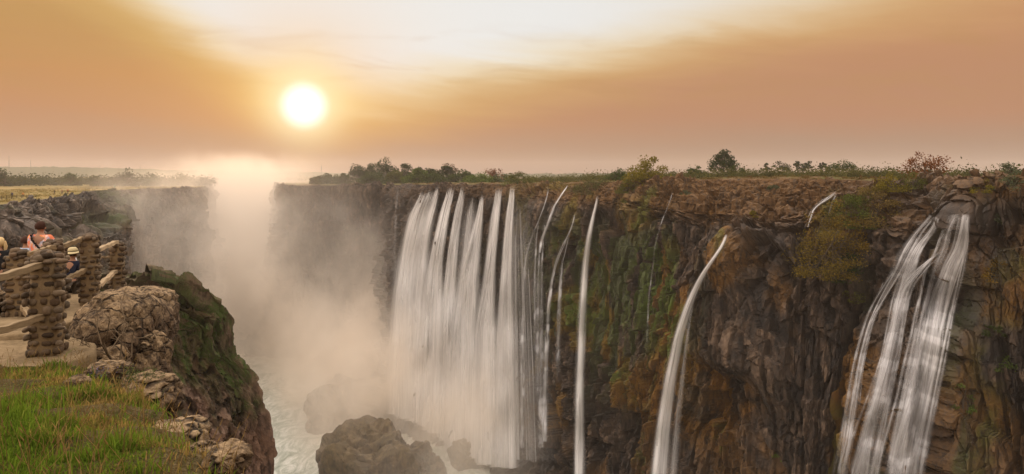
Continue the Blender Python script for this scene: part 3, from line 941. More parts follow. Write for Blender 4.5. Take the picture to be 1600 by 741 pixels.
def ribbon(path, thick, push, seed, dens=0.8, edge=0.35, sm_v=6.0, relief=0.35, ncol=18, step=2.4, top_fade=6, bot_fade=0, steps=0.0):
    """one strand of water laid over the rock: path rows are u, v, half width (picture px at the rock's distance)"""
    path = np.array(path, float)
    v0, v1 = path[0, 1], path[-1, 1]
    nrow = max(12, int((v1 - v0) / step))
    vv = np.linspace(v0, v1, nrow)
    ucs = np.interp(vv, path[:, 1], path[:, 0]); hw = np.interp(vv, path[:, 1], path[:, 2])
    ucs = gauss1(ucs, max(1.0, nrow * 0.03)); hw = gauss1(hw, max(1.0, nrow * 0.03))
    q = np.linspace(-1, 1, ncol)
    wig = 0.12 * fbm2(np.linspace(0, 4, nrow)[:, None] + 0 * q, q * 1.5 + seed, seed, 2)
    UU = ucs[:, None] + hw[:, None] * (q[None, :] + wig * 0.5); VV = np.repeat(vv[:, None], ncol, 1)
    tt = np.array([[cast(UU[i, j], VV[i, j]) for j in range(ncol)] for i in range(nrow)])
    # fill misses and smooth the distance
    for j in range(ncol):
        col = tt[:, j]; ok = ~np.isnan(col)
        if ok.any(): tt[:, j] = np.interp(np.arange(nrow), np.nonzero(ok)[0], col[ok])
    if np.isnan(tt).any():
        tt = np.where(np.isnan(tt), np.nanmean(tt), tt)
    er = tt.copy()
    for dj in range(-3, 4):
        for dk in (-2, -1, 0, 1, 2):
            er = np.minimum(er, np.roll(np.roll(np.pad(tt, ((3, 3), (2, 2)), mode='edge'), dj, 0), dk, 1)[3:-3, 2:-2])
    tt = er
    raw = gauss1(tt, 1.2, 0)
    tt = gauss1(gauss1(tt, sm_v, 0), max(1.0, ncol * 0.14), 1)
    if steps > 0:
        tt = (1 - 0.18 * steps) * tt + 0.18 * steps * gauss1(gauss1(raw, 1.5, 1), 1.5, 0)
    ph = np.interp(vv, path[:, 1], np.broadcast_to(np.asarray(push, float), (len(path),)) if np.ndim(push) == 0 else np.asarray(push, float))
    mpp = tt.mean() / F
    dirs = np.stack([(UU - 800) / F, np.ones_like(UU), (HV - VV) / F], -1); dirs /= np.linalg.norm(dirs, axis=-1, keepdims=True)
    along = np.concatenate([[0], np.cumsum(np.abs(np.diff(vv)) * mpp)])
    acr = q[None, :] * hw[:, None] * mpp
    bulge = thick * np.sqrt(np.clip(1 - q ** 2, 0, 1))[None, :]
    rel = relief * fbm2(acr / 1.3 + seed * 3.1, along[:, None] / 22 + 0 * acr, seed + 3, 3)
    off = ph[:, None] + bulge + rel * (1 - q[None, :] ** 2)
    Pn = dirs * (tt - off)[..., None]
    dn = dens * np.ones_like(UU)
    dn = dn * sm(1 - np.abs(q), 0.0, edge)[None, :]
    ii = np.arange(nrow)
    dn = dn * sm(ii / max(top_fade, 1), -0.15, 1)[:, None]
    if steps > 0:
        gsl = np.maximum(-np.gradient(raw, axis=0), 0); gsl = gauss1(gsl, 1.0, 0); gsl = gsl / (gsl.mean() + 1e-6)
        dn = dn * np.clip(0.78 + 0.24 * gsl, 0.6, 1.3)
    if bot_fade: dn = dn * (1 - sm((ii - (nrow - bot_fade)) / bot_fade, 0, 1))[:, None]
    uv = np.stack([acr + seed * 7.7, along[:, None] + 0 * acr + seed * 3.3], -1)
    return Pn.reshape(-1, 3), grid_faces(nrow, ncol), dn.ravel(), uv.reshape(-1, 2)


def waterfall(label, strands, mat=None, group=None):
    vs, fs, ds, us, k = [], [], [], [], 0
    for s in strands:
        v, f, d, u_ = ribbon(**s)
        vs.append(v); fs.append(f + k); ds.append(d); us.append(u_); k += len(v)
    me = mesh_np('waterfall', np.concatenate(vs), np.concatenate(fs), True, {'dens': np.concatenate(ds)}, np.concatenate(us))
    return tag(link('waterfall', me, mat or M_FALL), label, 'waterfall', group)


S = lambda path, thick=1.2, push=0.8, seed=0, **k: dict(path=path, thick=thick, push=push, seed=seed, **k)


def curtain(left, right, n, seed, dens=(0.7, 1.05), wide=1.5, vjit=10, thick=(0.5, 1.3), push=(0.4, 1.4), end=None, nbase=3, bd=1.0, lip=6, **k):
    """a curtain between two outlines, made of overlapping strands of uneven width, height and strength"""
    rg = np.random.default_rng(seed)
    left, right = np.array(left, float), np.array(right, float)
    out = []
    for i in range(n + nbase):
        base = i < nbase
        m_ = nbase if base else n
        q0 = np.clip(((i if base else i - nbase) + 0.5) / m_ + rg.normal() * 0.20 / m_, 0.03, 0.97)
        wq = (2.4 if base else wide * rg.uniform(0.5, 1.5)) / m_
        lo = min(left[0, 1] * (1 - q0) + right[0, 1] * q0 + (0 if base else abs(rg.normal()) * vjit), left[-1, 1] - 60)
        if base and lip: lo += lip
        hi = (left[-1, 1] * (1 - q0) + right[-1, 1] * q0 if end is None else end) - rg.random() * 4
        vs = np.linspace(lo, hi, 12)
        L_ = np.interp(vs, left[:, 1], left[:, 0]); R_ = np.interp(vs, right[:, 1], right[:, 0])
        wander = rg.normal() * 0.35 / m_ * np.linspace(0, 1, 12) * (not base)
        c = L_ + (R_ - L_) * np.clip(q0 + wander, 0, 1)
        hw = np.maximum((R_ - L_) * wq * 0.5 * np.interp(np.arange(12), [0, 1.2, 4, 11], [0.70, 1.12, 1.30, 1.40]), 0.8)
        d_ = rg.uniform(*dens) * (bd if base else 1.0)
        kk = dict(k)
        if base: kk['top_fade'] = 14
        out.append(S(np.stack([c, vs, hw], 1).tolist(), rg.uniform(*thick), rg.uniform(*push) * (0.6 if base else 1.0), seed * 10 + i, dens=d_, **kk))
    return out


KW = dict(edge=1.0, ncol=14, step=2.6, relief=0.5)
waterfall('widest white waterfall curtain, farthest left beside the misty far wall',
    curtain([(660, 300), (643, 330), (630, 390), (620, 460), (614, 560), (612, 648)], [(690, 289), (681, 320), (668, 370), (664, 440), (658, 560), (656, 665)], 12, 1, (0.7, 1.1), 2.6, 6, **KW))
waterfall('second white waterfall curtain, just right of the widest one',
    curtain([(702, 290), (690, 325), (673, 400), (658, 500), (654, 662)], [(712, 290), (701, 335), (690, 400), (688, 500), (686, 684)], 9, 2, (0.65, 1.1), 2.6, 6, **KW))
waterfall('narrow white waterfall curtain third from the left end of the main falls',
    curtain([(722, 289), (711, 325), (700, 390), (688, 500), (686, 684)], [(730, 296), (719, 340), (711, 420), (708, 540), (704, 700)], 7, 3, (0.6, 1.0), 2.4, 8, **KW)
    + curtain([(733, 305), (724, 380), (714, 470)], [(746, 300), (736, 380), (726, 470)], 5, 31, (0.3, 0.6), 1.6, 16, nbase=1, bd=0.6, bot_fade=20, **KW))
waterfall('pointed white waterfall that starts below the lip on dark rock',
    curtain([(752, 303), (742, 350), (724, 410), (708, 510), (704, 600), (702, 705)], [(756, 303), (753, 350), (745, 420), (743, 520), (742, 722)], 10, 4, (0.65, 1.1), 2.6, 5, **KW))
waterfall('tall double waterfall at the right end of the main curtain',
    curtain([(776, 291), (768, 340), (762, 400), (755, 460), (743, 510), (740, 722)], [(785, 291), (779, 350), (773, 420), (773, 520), (772, 732)], 10, 5, (0.6, 1.05), 2.5, 5, **KW)
    + curtain([(798, 290), (790, 340), (784, 420), (777, 520), (774, 730)], [(806, 288), (800, 350), (798, 450), (801, 560), (804, 736)], 7, 6, (0.45, 0.95), 2.4, 5, **KW))
waterfall('sheer veil of thin threads hanging right of the double waterfall',
    curtain([(802, 300), (801, 400), (803, 560), (806, 720)], [(822, 330), (828, 430), (834, 560), (840, 725)], 9, 7, (0.12, 0.40), 1.0, 40, nbase=1, bd=0.6, edge=0.9, ncol=8, step=2.6))
TR = dict(edge=0.9, ncol=8, step=1.5)
waterfall('thin white trickle on dark rock, left of the two mossy trickles', [
    S([(858, 294, 1.6), (852, 318, 1.8), (842, 345, 2.2), (830, 372, 2.6), (822, 395, 2.6), (818, 440, 4), (816, 560, 5), (816, 700, 6)], 0.4, 0.35, 12, dens=0.62, steps=0.8, sm_v=2.5, **TR),
    S([(842, 345, 1.4), (838, 372, 2), (836, 420, 2.6), (835, 560, 4)], 0.4, 0.35, 121, dens=0.42, steps=0.8, sm_v=2.5, bot_fade=40, **TR)], M_CASC)
waterfall('thin stepped stream zigzagging down mossy rock in the middle', [
    S([(888, 289, 1.5), (878, 303, 2.0), (866, 322, 2.6), (858, 345, 3.4), (847, 372, 3.6), (843, 395, 3.2)], 0.4, 0.4, 13, dens=0.8, steps=0.8, sm_v=2.5, **TR),
    S([(852, 350, 1.6), (848, 385, 2.2), (846, 430, 3), (846, 520, 5), (845, 700, 7)], 0.4, 0.4, 131, dens=0.42, steps=0.5, sm_v=3, **TR),
    S([(843, 390, 2), (841, 430, 3), (840, 520, 4.5), (840, 640, 6)], 0.4, 0.4, 132, dens=0.42, steps=0.5, sm_v=3, bot_fade=40, **TR)], M_CASC)
waterfall('thin stream beside the tall narrow plume, fading to spray', [
    S([(899, 335, 1.2), (893, 358, 2.4), (882, 380, 3.6), (873, 398, 4), (864, 428, 3), (857, 480, 4), (853, 560, 5.5), (850, 690, 7)], 0.4, 0.45, 14, dens=0.66, steps=0.7, sm_v=2.5, **TR),
    S([(890, 368, 1.6), (884, 390, 2.2), (877, 420, 3), (873, 500, 5), (871, 600, 6)], 0.4, 0.45, 141, dens=0.42, steps=0.6, sm_v=3, bot_fade=50, **TR)], M_CASC)
waterfall('tall narrow white plume falling straight in the centre of the wall', [
    S([(936, 306, 1.6), (930, 325, 3.6), (921, 365, 6), (914, 420, 7.5), (909, 500, 8.5), (906, 600, 10), (905, 741, 12)], 1.2, [0.4, 0.8, 1.5, 2, 2.4, 2.8, 3.2], 15, dens=0.7, edge=0.95, ncol=14, relief=0.2),
    S([(934, 306, 1.0), (928, 330, 2), (919, 375, 3), (912, 430, 3.4), (907, 520, 4), (904, 620, 5), (902, 741, 6)], 0.8, [0.5, 0.9, 1.8, 2.4, 2.8, 3.3, 3.8], 151, dens=1.1, edge=0.95, ncol=10, relief=0.2)])
waterfall('faint dark trickle running down the blocky brown wall', [
    S([(1052, 298, 1.2), (1046, 318, 1.2), (1034, 345, 1.5), (1024, 380, 1.8), (1020, 420, 1.8), (1013, 470, 2), (1010, 560, 2.5)], 0.3, 0.3, 16, dens=0.26, steps=0.9, sm_v=2, bot_fade=60, **TR)], M_CASC)
waterfall('arched white jet leaping from a notch in the brown wall', [
    S([(1137, 366, 2.0), (1133, 378, 5), (1122, 394, 4.5), (1098, 428, 6), (1078, 470, 8.5), (1062, 520, 11), (1048, 590, 13.5), (1038, 660, 15.5), (1030, 741, 18)], 1.0, [0.3, 0.35, 0.7, 1.6, 2.4, 3.0, 3.6, 4.0, 4.4], 17, dens=0.7, edge=0.95, ncol=16, top_fade=2, relief=0.2),
    S([(1136, 368, 1.6), (1131, 380, 4), (1120, 396, 3), (1096, 428, 3), (1075, 470, 3.6), (1058, 520, 4.6), (1043, 590, 5.6), (1032, 660, 6.6), (1023, 741, 8)], 0.8, [0.4, 0.45, 0.9, 2.0, 2.8, 3.5, 4.2, 4.7, 5.1], 171, dens=1.15, edge=0.95, ncol=10, top_fade=2, relief=0.15),
    S([(1084, 470, 1.5), (1074, 520, 4), (1066, 590, 6), (1058, 660, 8), (1052, 741, 9)], 0.5, [1.2, 1.8, 2.4, 2.8, 3.2], 172, dens=0.30, edge=0.95, ncol=10, relief=0.1)])


def braid(path, n, seed, spread=1.0, dens=(0.35, 0.95), steps=0.7, push=(0.25, 0.7), main=0.7):
    """a stream of the cascade: one soft sheet along the path and thinner strands weaving about it"""
    rg = np.random.default_rng(seed)
    p = np.array(path, float)
    n = int(n * 1.7)
    kk = dict(top_fade=2, steps=steps, edge=1.0, ncol=10, step=1.5, sm_v=9.0, relief=0.08)
    out = [S(p.tolist(), 0.3, push[0], seed * 20, dens=main * 0.55, **kk)]
    for i in range(n):
        q_ = p.copy()
        k_ = rg.integers(0, max(1, len(p) - 3)) if i % 3 == 2 else 0
        q_ = q_[k_:]
        q_[0, 1] += abs(rg.normal()) * 5 * (k_ == 0) if len(q_) > 4 else 0
        q_[1:, 1] = np.maximum(q_[1:, 1], q_[0, 1] + 2 * np.arange(1, len(q_)))
        lat = rg.normal() * 0.55 * spread + 0.22 * np.cumsum(rg.normal(size=len(q_)))
        q_[:, 0] += np.clip(lat, -1.6, 1.6) * q_[:, 2]
        q_[:, 2] *= rg.uniform(0.22, 0.6)
        out.append(S(q_.tolist(), rg.uniform(0.12, 0.3), rg.uniform(*push), seed * 20 + i + 1, dens=rg.uniform(*dens) * (0.95 if i % 3 == 0 else 0.5), bot_fade=int(rg.random() * 60) if rg.random() < 0.4 else 0, **kk))
    return out


waterfall('small stepped cascade above the ochre bush',
    braid([(1306, 299, 2), (1300, 306, 4), (1290, 313, 4.6), (1279, 320, 3.6), (1271, 328, 2.4), (1266, 342, 2.6), (1262, 355, 2.8)], 5, 18, 1.3, (0.35, 0.8), 0.8, (0.08, 0.2), main=0.5)
    + braid([(1306, 304, 2), (1300, 318, 2.4), (1294, 336, 2.4)], 1, 19, 0.6, (0.4, 0.7), 0.8, main=0.5), M_CASC)
waterfall('broad left cascade tumbling over dark ledges',
    braid([(1462, 336, 4), (1441, 350, 7), (1428, 371, 8), (1411, 397, 8), (1405, 419, 8), (1393, 440, 7), (1380, 463, 6), (1366, 487, 6), (1355, 520, 6), (1345, 560, 6), (1335, 620, 7), (1324, 700, 8), (1316, 741, 9)], 5, 20, 1.0, (0.3, 0.9), 0.75, main=0.45)
    + braid([(1463, 338, 4), (1464, 356, 6), (1450, 366, 8), (1437, 381, 8), (1424, 410, 9), (1415, 436, 10), (1405, 468, 10), (1399, 507, 10), (1386, 560, 11), (1370, 620, 13), (1352, 690, 14), (1338, 741, 15)], 7, 21, 1.0, (0.4, 1.0), 0.7, main=0.6)
    + braid([(1474, 394, 4), (1457, 400, 6), (1437, 423, 8), (1416, 448, 9), (1408, 487, 9), (1400, 520, 10), (1392, 560, 11), (1378, 620, 13), (1364, 690, 14), (1355, 741, 15)], 6, 22, 1.0, (0.35, 0.9), 0.7, main=0.5)
    + braid([(1384, 460, 2), (1362, 505, 3), (1347, 575, 3.5), (1336, 657, 4), (1318, 741, 5)], 2, 23, 1.0, (0.3, 0.6), 0.8, main=0.4), M_CASC)
waterfall('bright right cascade, the strongest stream beside the dark buttress',
    braid([(1497, 334, 9), (1489, 345, 9), (1481, 364, 9), (1477, 390, 9), (1470, 403, 10), (1459, 426, 10), (1454, 455, 10), (1445, 494, 11), (1440, 520, 11), (1432, 560, 12), (1420, 620, 13), (1404, 690, 14), (1392, 741, 14)], 7, 24, 1.0, (0.35, 0.9), 0.65, main=0.6)
    + braid([(1509, 334, 7), (1507, 355, 8), (1503, 387, 10), (1490, 410, 12), (1477, 442, 12), (1468, 474, 12), (1459, 520, 12), (1452, 560, 13), (1442, 620, 14), (1427, 690, 15), (1416, 741, 16)], 8, 25, 1.0, (0.7, 1.2), 0.55, main=1.35)
    + braid([(1514, 336, 3), (1512, 385, 4), (1504, 430, 5), (1490, 480, 5), (1480, 540, 6), (1468, 600, 6), (1450, 690, 7), (1440, 741, 8)], 4, 26, 1.0, (0.4, 0.9), 0.5, main=0.5), M_CASC)
waterfall('faint thread of water on the misty far wall', [
    S([(622, 292, 2), (619, 320, 2.5), (617, 380, 3), (616, 450, 3.5)], 0.5, 0.5, 27, dens=0.15, edge=0.9, ncol=6, bot_fade=30)])


# ------------------------------------------------------------------ foliage
def leaf_quads(cent, size, seed, up=0.3):
    rg = np.random.default_rng(seed)
    n = len(cent)
    a = rg.normal(size=(n, 3)); a[:, 2] *= 0.7; a /= np.linalg.norm(a, axis=1, keepdims=True)
    b = np.cross(a, rg.normal(size=(n, 3))); b /= np.linalg.norm(b, axis=1, keepdims=True) + 1e-9
    s = size * rg.uniform(0.55, 1.25, (n, 1))
    v = np.stack([cent - a * s, cent - b * s * 0.55, cent + a * s, cent + b * s * 0.55], 1).reshape(-1, 3)
    f = np.arange(n * 4).reshape(-1, 4)
    return v, f


def crown_points(nclump, nleaf, w, d, h, seed, clump_r, base=0.0, hollow=0.55):
    rg = np.random.default_rng(seed)
    cs = rg.normal(size=(nclump, 3)); cs /= np.linalg.norm(cs, axis=1, keepdims=True)
    cs *= (hollow + (1 - hollow) * rg.random((nclump, 1)) ** 0.5)
    cs[:, 2] = np.abs(cs[:, 2]) * 1.0 - 0.25 * rg.random(nclump)
    cs = cs * np.array([w / 2 * 1.12, d / 2 * 1.12, h]) * 0.86
    cs[:, 2] += base
    idx = rg.integers(0, nclump, nleaf)
    rr = rg.normal(size=(nleaf, 3)); rl_ = np.linalg.norm(rr, axis=1, keepdims=True); rr = rr / rl_ * np.minimum(rl_, 1.9)
    rr = rr * clump_r * rg.uniform(0.5, 1.1, nclump)[idx][:, None] * np.array([1, 1, 0.7]) * 0.6
    return cs, cs[idx] + rr, idx


def tree(name, label, loc, H, W, cols, seed, nleaf=1400, leaf=0.5, nclump=22, trunk=0.28, clump=None, stems=1, group=None, cat='tree', twig=(0.07, 0.055, 0.04), branchy=1.0, hollow=0.55, lean=0.0):
    rg = np.random.default_rng(seed)
    root = tag(empty(name, loc), label, cat, group)
    ch = H * (1 - trunk)
    cr = clump or W * 0.17
    cs, lp, idx = crown_points(nclump, nleaf, W, W, ch * 1.15, seed, cr, H * trunk, hollow)
    lp = lp[lp[:, 2] > 0.02 * H] if trunk > 0.05 else np.concatenate([lp[:, :2], np.abs(lp[:, 2:])], 1)
    lp[:, 0] += lean * lp[:, 2]; cs[:, 0] += lean * cs[:, 2]
    b = Buf()
    for sidx in range(stems):
        off = np.array([rg.normal() * 0.04 * W, rg.normal() * 0.04 * W, -0.3]) if stems > 1 else np.array([0, 0, -0.3])
        top = np.array([rg.normal() * 0.1 * W, rg.normal() * 0.1 * W, H * 0.62]) + (np.array([math.cos(sidx * 2.4), math.sin(sidx * 2.4), 0]) * W * 0.18 if stems > 1 else 0)
        mid = (off + top) / 2 + np.array([rg.normal(), rg.normal(), 0]) * 0.03 * H
        r0 = max(0.028 * H, 0.04) / math.sqrt(stems)
        tube(b, [off, mid, top], [r0, r0 * 0.75, r0 * 0.3], 6, twig)
        near = range(sidx, len(cs), stems)
        for k in near:
            if rg.random() > branchy: continue
            t0 = rg.uniform(0.25, 0.85)
            st = off + (top - off) * t0 if t0 > 0.5 else off + (mid - off) * (t0 * 2)
            e = cs[k]
            md = (st + e) / 2 + np.array([rg.normal(), rg.normal(), rg.normal() - 0.5]) * 0.05 * H
            tube(b, [st, md, e], [r0 * 0.45, r0 * 0.28, r0 * 0.1], 5, twig, cap=False)
    link('trunk', b.mesh('trunk'), M_BARK, root)
    v, f = leaf_quads(lp, leaf, seed + 1)
    cols = np.array(cols)
    tone = rg.random(nclump)[idx][:len(lp)] * 0.7 + 0.3 * rg.random(len(lp))
    c = cols[0] * (1 - tone[:, None]) + cols[1] * tone[:, None]
    c *= rg.uniform(0.75, 1.25, (len(lp), 1))
    me = mesh_np('crown', v, f, True, {'col': np.repeat(c, 4, 0)})
    link('crown', me, M_LEAF, root)
    return root


G_DARK = ((0.018, 0.030, 0.012), (0.042, 0.060, 0.020))
G_MID = ((0.030, 0.050, 0.014), (0.065, 0.090, 0.024))
G_LITE = ((0.050, 0.085, 0.015), (0.11, 0.15, 0.03))
G_OLIVE = ((0.05, 0.06, 0.015), (0.12, 0.12, 0.03))
G_OCHRE = ((0.10, 0.065, 0.012), (0.22, 0.14, 0.022))
G_RED = ((0.09, 0.032, 0.012), (0.19, 0.075, 0.025))
G_YEL = ((0.10, 0.09, 0.012), (0.20, 0.16, 0.02))
G_GREY = ((0.05, 0.065, 0.035), (0.10, 0.12, 0.06))

PLZ = lambda v, Y: (HV - v) / F * Y


def tpx(name, label, u, vb, vt, Y, wpx, cols, seed, zsink=0.4, **k):
    x = (u - 800) / F * Y; zb = (HV - vb) / F * Y; H = (vb - vt) / F * Y
    return tree(name, label, (x, Y, zb - zsink), H + zsink, wpx / F * Y, cols, seed, **k)


g = 'trees of the grove behind the far promontory'
GROVE = [  # u, v top, width, distance, colours, label
    (513, 269, 40, 388, G_MID, 'small rounded tree at the left end of the grove by the mist'),
    (494, 276, 22, 384, G_OLIVE, 'low bush on the edge of the far promontory beside the mist'),
    (537, 271, 20, 392, G_MID, 'tiny round tree second from the left end of the grove'),
    (562, 256, 38, 400, G_DARK, 'dark tree on the left shoulder of the tall grove'),
    (583, 257, 34, 408, G_DARK, 'dark tree with reddish top twigs inside the tall grove'),
    (601, 247, 44, 402, G_DARK, 'tallest dark tree of the grove behind the far promontory'),
    (631, 249, 38, 405, G_DARK, 'second tallest dark tree, right of the grove centre'),
    (617, 266, 34, 392, G_OLIVE, 'olive shrub tree standing before the tallest grove trees'),
    (651, 263, 38, 372, G_LITE, 'bright green round tree standing before the dark grove'),
    (655, 256, 26, 400, G_DARK, 'dark narrow tree behind the bright green grove tree'),
    (672, 260, 30, 396, G_DARK, 'dark low tree between the grove and the bare topped tree'),
    (697, 255, 30, 385, G_DARK, 'dark tree under the sparse topped tree of the grove'),
    (722, 264, 40, 362, G_MID, 'grey green dome tree at the right end of the grove'),
    (748, 273, 48, 345, G_LITE, 'low bright green mound bush right of the grove'),
    (680, 270, 40, 368, G_MID, 'green thicket at the front of the grove above the falls lip'),
    (582, 270, 44, 380, G_MID, 'green thicket at the front left of the grove')]
for i, (u_, vt, wp, Y, c, lab) in enumerate(GROVE):
    tpx('tree', lab, u_, 287, vt, Y, wp, c, 300 + i, group=g, nleaf=3200, leaf=0.55, nclump=24, trunk=0.10, clump=wp / F * Y * 0.20)
tpx('tree', 'sparse tall tree with thin brown crown above the grove', 704, 284, 249, 410, 30, ((0.07, 0.05, 0.03), (0.12, 0.085, 0.05)), 340, group=g, nleaf=420, leaf=0.5, nclump=16, trunk=0.4)
tpx('tree', 'russet crowned tree above the main falls', 772, 284, 260, 365, 36, ((0.10, 0.04, 0.022), (0.18, 0.08, 0.04)), 341, nleaf=650, leaf=0.5, nclump=16, trunk=0.3)
tpx('bush', 'green bush just behind the russet crowned tree', 790, 285, 271, 350, 44, G_MID, 342, nleaf=1100, leaf=0.5, nclump=18, trunk=0.05, cat='bush')
tpx('bush', 'leafy olive bush on the lip above the double waterfall', 811, 290, 265, 257, 52, G_OLIVE, 343, nleaf=2200, leaf=0.34, nclump=30, trunk=0.05, stems=4, cat='bush')
tpx('bush', 'round olive grey bush overhanging the tall narrow plume', 930, 302, 269, 209, 74, ((0.05, 0.055, 0.02), (0.11, 0.11, 0.04)), 344, nleaf=4200, leaf=0.24, nclump=44, trunk=0.02, stems=5, cat='bush')
tpx('bush', 'small green bush behind the yellow leafed shrub tree', 962, 280, 263, 225, 40, G_MID, 345, nleaf=1400, leaf=0.32, nclump=20, trunk=0.05, cat='bush')
tpx('shrub_tree', 'spreading yellow leafed shrub tree on the brown rim', 1012, 291, 245, 192, 74, G_YEL, 346, nleaf=5200, leaf=0.30, nclump=40, trunk=0.14, stems=5, hollow=0.4)
tpx('bush', 'low ochre bush at the foot of the yellow leafed shrub tree', 985, 300, 280, 190, 44, G_OLIVE, 347, nleaf=1400, leaf=0.22, nclump=22, trunk=0.02, cat='bush')
tpx('tree', 'big dark rounded tree alone on the skyline', 1130, 270, 233, 262, 46, G_DARK, 348, nleaf=3400, leaf=0.36, nclump=46, trunk=0.16)
tpx('bush', 'green bush touching the right side of the big dark tree', 1151, 272, 252, 250, 26, G_MID, 349, nleaf=1000, leaf=0.34, nclump=16, trunk=0.05, cat='bush')
tpx('bush', 'rounded green bush left of the big dark tree', 1087, 272, 258, 250, 30, G_MID, 350, nleaf=1000, leaf=0.34, nclump=16, trunk=0.05, cat='bush')
g = 'small far trees on the right skyline'
for i, (u_, vt, wp, lab) in enumerate([(1222, 250, 26, 'broadest of the small far trees on the right skyline'), (1246, 251, 20, 'flat topped far tree beside the broadest skyline tree'), (1263, 251, 18, 'slim leaning far tree in the middle of the skyline row'), (1285, 250, 11, 'narrowest far tree at the right end of the skyline row'), (1198, 255, 10, 'smallest far tree at the left end of the skyline row')]):
    tpx('tree', lab, u_, 268, vt, 420, wp, G_DARK, 360 + i, group=g, nleaf=700, leaf=0.5, nclump=14, trunk=0.3)
tpx('bush', 'dark green thicket on the right skyline before the reeds', 1316, 268, 252, 300, 50, G_MID, 370, nleaf=1500, leaf=0.42, nclump=24, trunk=0.1, stems=4, cat='bush')
tpx('tree', 'rust red sparse tree leaning on the right rim', 1446, 284, 229, 136, 66, G_RED, 371, nleaf=1700, leaf=0.22, nclump=30, trunk=0.30, stems=3, hollow=0.5)
tpx('bush', 'grey green rounded bush at the far right rim', 1574, 276, 253, 128, 38, G_GREY, 372, nleaf=1800, leaf=0.16, nclump=26, trunk=0.06, stems=4, cat='bush')
tpx('sapling', 'bare leafless sapling beside the rust red tree', 1496, 287, 259, 132, 16, G_RED, 373, nleaf=40, leaf=0.12, nclump=14, trunk=0.2, stems=2, cat='sapling')


def bush_at(label, u, v, wpx, hpx, cols, seed, n=2600, leaf=0.2, name='bush', nclump=34, group=None, sink=0.5):
    t = cast(u, v)
    if t != t: t = 140
    d = Vector(((u - 800) / F, 1.0, (HV - v) / F)).normalized() * t
    k = t / F
    return tree(name, label, (d.x, d.y, d.z - sink), hpx * k + sink, wpx * k, cols, seed, nleaf=n, leaf=leaf, nclump=nclump, trunk=0.0, stems=4, group=group, cat='bush', hollow=0.5)


g = 'bushes covering the slope beside the cascades'
bush_at('large ochre bush hanging down the slope left of the cascades', 1292, 428, 98, 104, ((0.095, 0.07, 0.014), (0.19, 0.135, 0.026)), 401, 8000, 0.19, nclump=70, group=g)
bush_at('bright green clump at the top of the ochre bush', 1336, 352, 72, 48, ((0.065, 0.088, 0.018), (0.125, 0.145, 0.03)), 402, 4200, 0.18, group=g)
bush_at('dark green bush under the ochre bush', 1312, 436, 58, 52, ((0.022, 0.042, 0.014), (0.05, 0.075, 0.022)), 403, 3000, 0.18, group=g)
bush_at('dusty brown bush on the upper slope right of the ochre bush', 1368, 350, 74, 66, ((0.10, 0.08, 0.022), (0.19, 0.13, 0.04)), 404, 5600, 0.18, group=g)
bush_at('bright yellow green bush on the rim left of the rust red tree', 1393, 296, 44, 28, G_YEL, 405, 2000, 0.17, group=g)
bush_at('ochre bush in the middle of the slope behind the largest ochre bush', 1322, 392, 70, 60, G_OCHRE, 406, 3800, 0.18, group=g)
bush_at('olive bush on the rim below the rust red tree', 1425, 292, 44, 24, G_OLIVE, 407, 1600, 0.16, group=g)
g = 'ferns and tufts growing from the rock face'
for i, (u_, v_, wp, hp_, c, lab) in enumerate([
        (1557, 352, 24, 16, G_GREY, 'grey green tuft high on the black buttress'), (1565, 440, 40, 30, G_OCHRE, 'ochre scrub on the right buttress'), (1552, 522, 26, 18, G_MID, 'green tuft on the lower right wall'),
        (1568, 575, 40, 18, G_LITE, 'wide bright fern tuft on the far right wall'), (1505, 640, 26, 44, G_LITE, 'hanging green ferns beside the right cascade'), (1217, 715, 26, 18, G_LITE, 'single bright green tuft low on the wall between jet and cascade'),
        (1208, 296, 20, 9, G_GREY, 'grey tuft on the brown terrace'), (1072, 304, 18, 8, G_GREY, 'grey green tuft on the terrace near the trickle'), (1175, 338, 16, 10, G_YEL, 'yellow grass tuft above the domed buttress'),
        (1535, 300, 34, 16, G_YEL, 'yellow grass hanging over the dark buttress'), (1580, 296, 40, 22, G_GREY, 'green scrub on top of the dark buttress'), (1330, 470, 30, 20, G_OLIVE, 'olive tuft under the slope bushes')]):
    bush_at(lab, u_, v_, wp, hp_, c, 420 + i, 700, 0.15, 'fern' if 'fern' in lab else 'tuft', 14, g, 0.2)


def scatter_foliage(name, label, spots, seed, cols, per=40, leaf=0.35, kind='stuff', spread=(1.2, 1.2, 1.0)):
    rg = np.random.default_rng(seed)
    sp_ = np.asarray(spots, float)
    idx = np.repeat(np.arange(len(sp_)), per)
    sz = sp_[idx, 3:4]
    off = rg.normal(size=(len(idx), 3)) * np.array(spread) * 0.42 * sz; off[:, 2] = np.abs(off[:, 2]) * 1.15
    p = sp_[idx, :3] + off
    v, f = leaf_quads(p, leaf, seed + 1)
    v4 = v.reshape(-1, 4, 3); v4 = p[:, None] + (v4 - p[:, None]) * np.clip(sz, 0.4, 3)[:, None]
    cols = np.array(cols)
    t = rg.random(len(sp_))[idx] * 0.75 + 0.25 * rg.random(len(idx))
    c = cols[0] * (1 - t[:, None]) + cols[1] * t[:, None]
    o = link(name, mesh_np(name, v4.reshape(-1, 3), f, True, {'col': np.repeat(c, 4, 0)}), M_LEAF)
    return tag(o, label, 'undergrowth', None, kind)


def plateau_z(grid, x, y):
    """nearest height on a plateau sheet"""
    XX, YY, ZZ = grid
    d = (XX[::1, ::4].ravel()[None] - x[:, None]) ** 2 + (YY[::1, ::4].ravel()[None] - y[:, None]) ** 2
    return ZZ[::1, ::4].ravel()[d.argmin(1)]


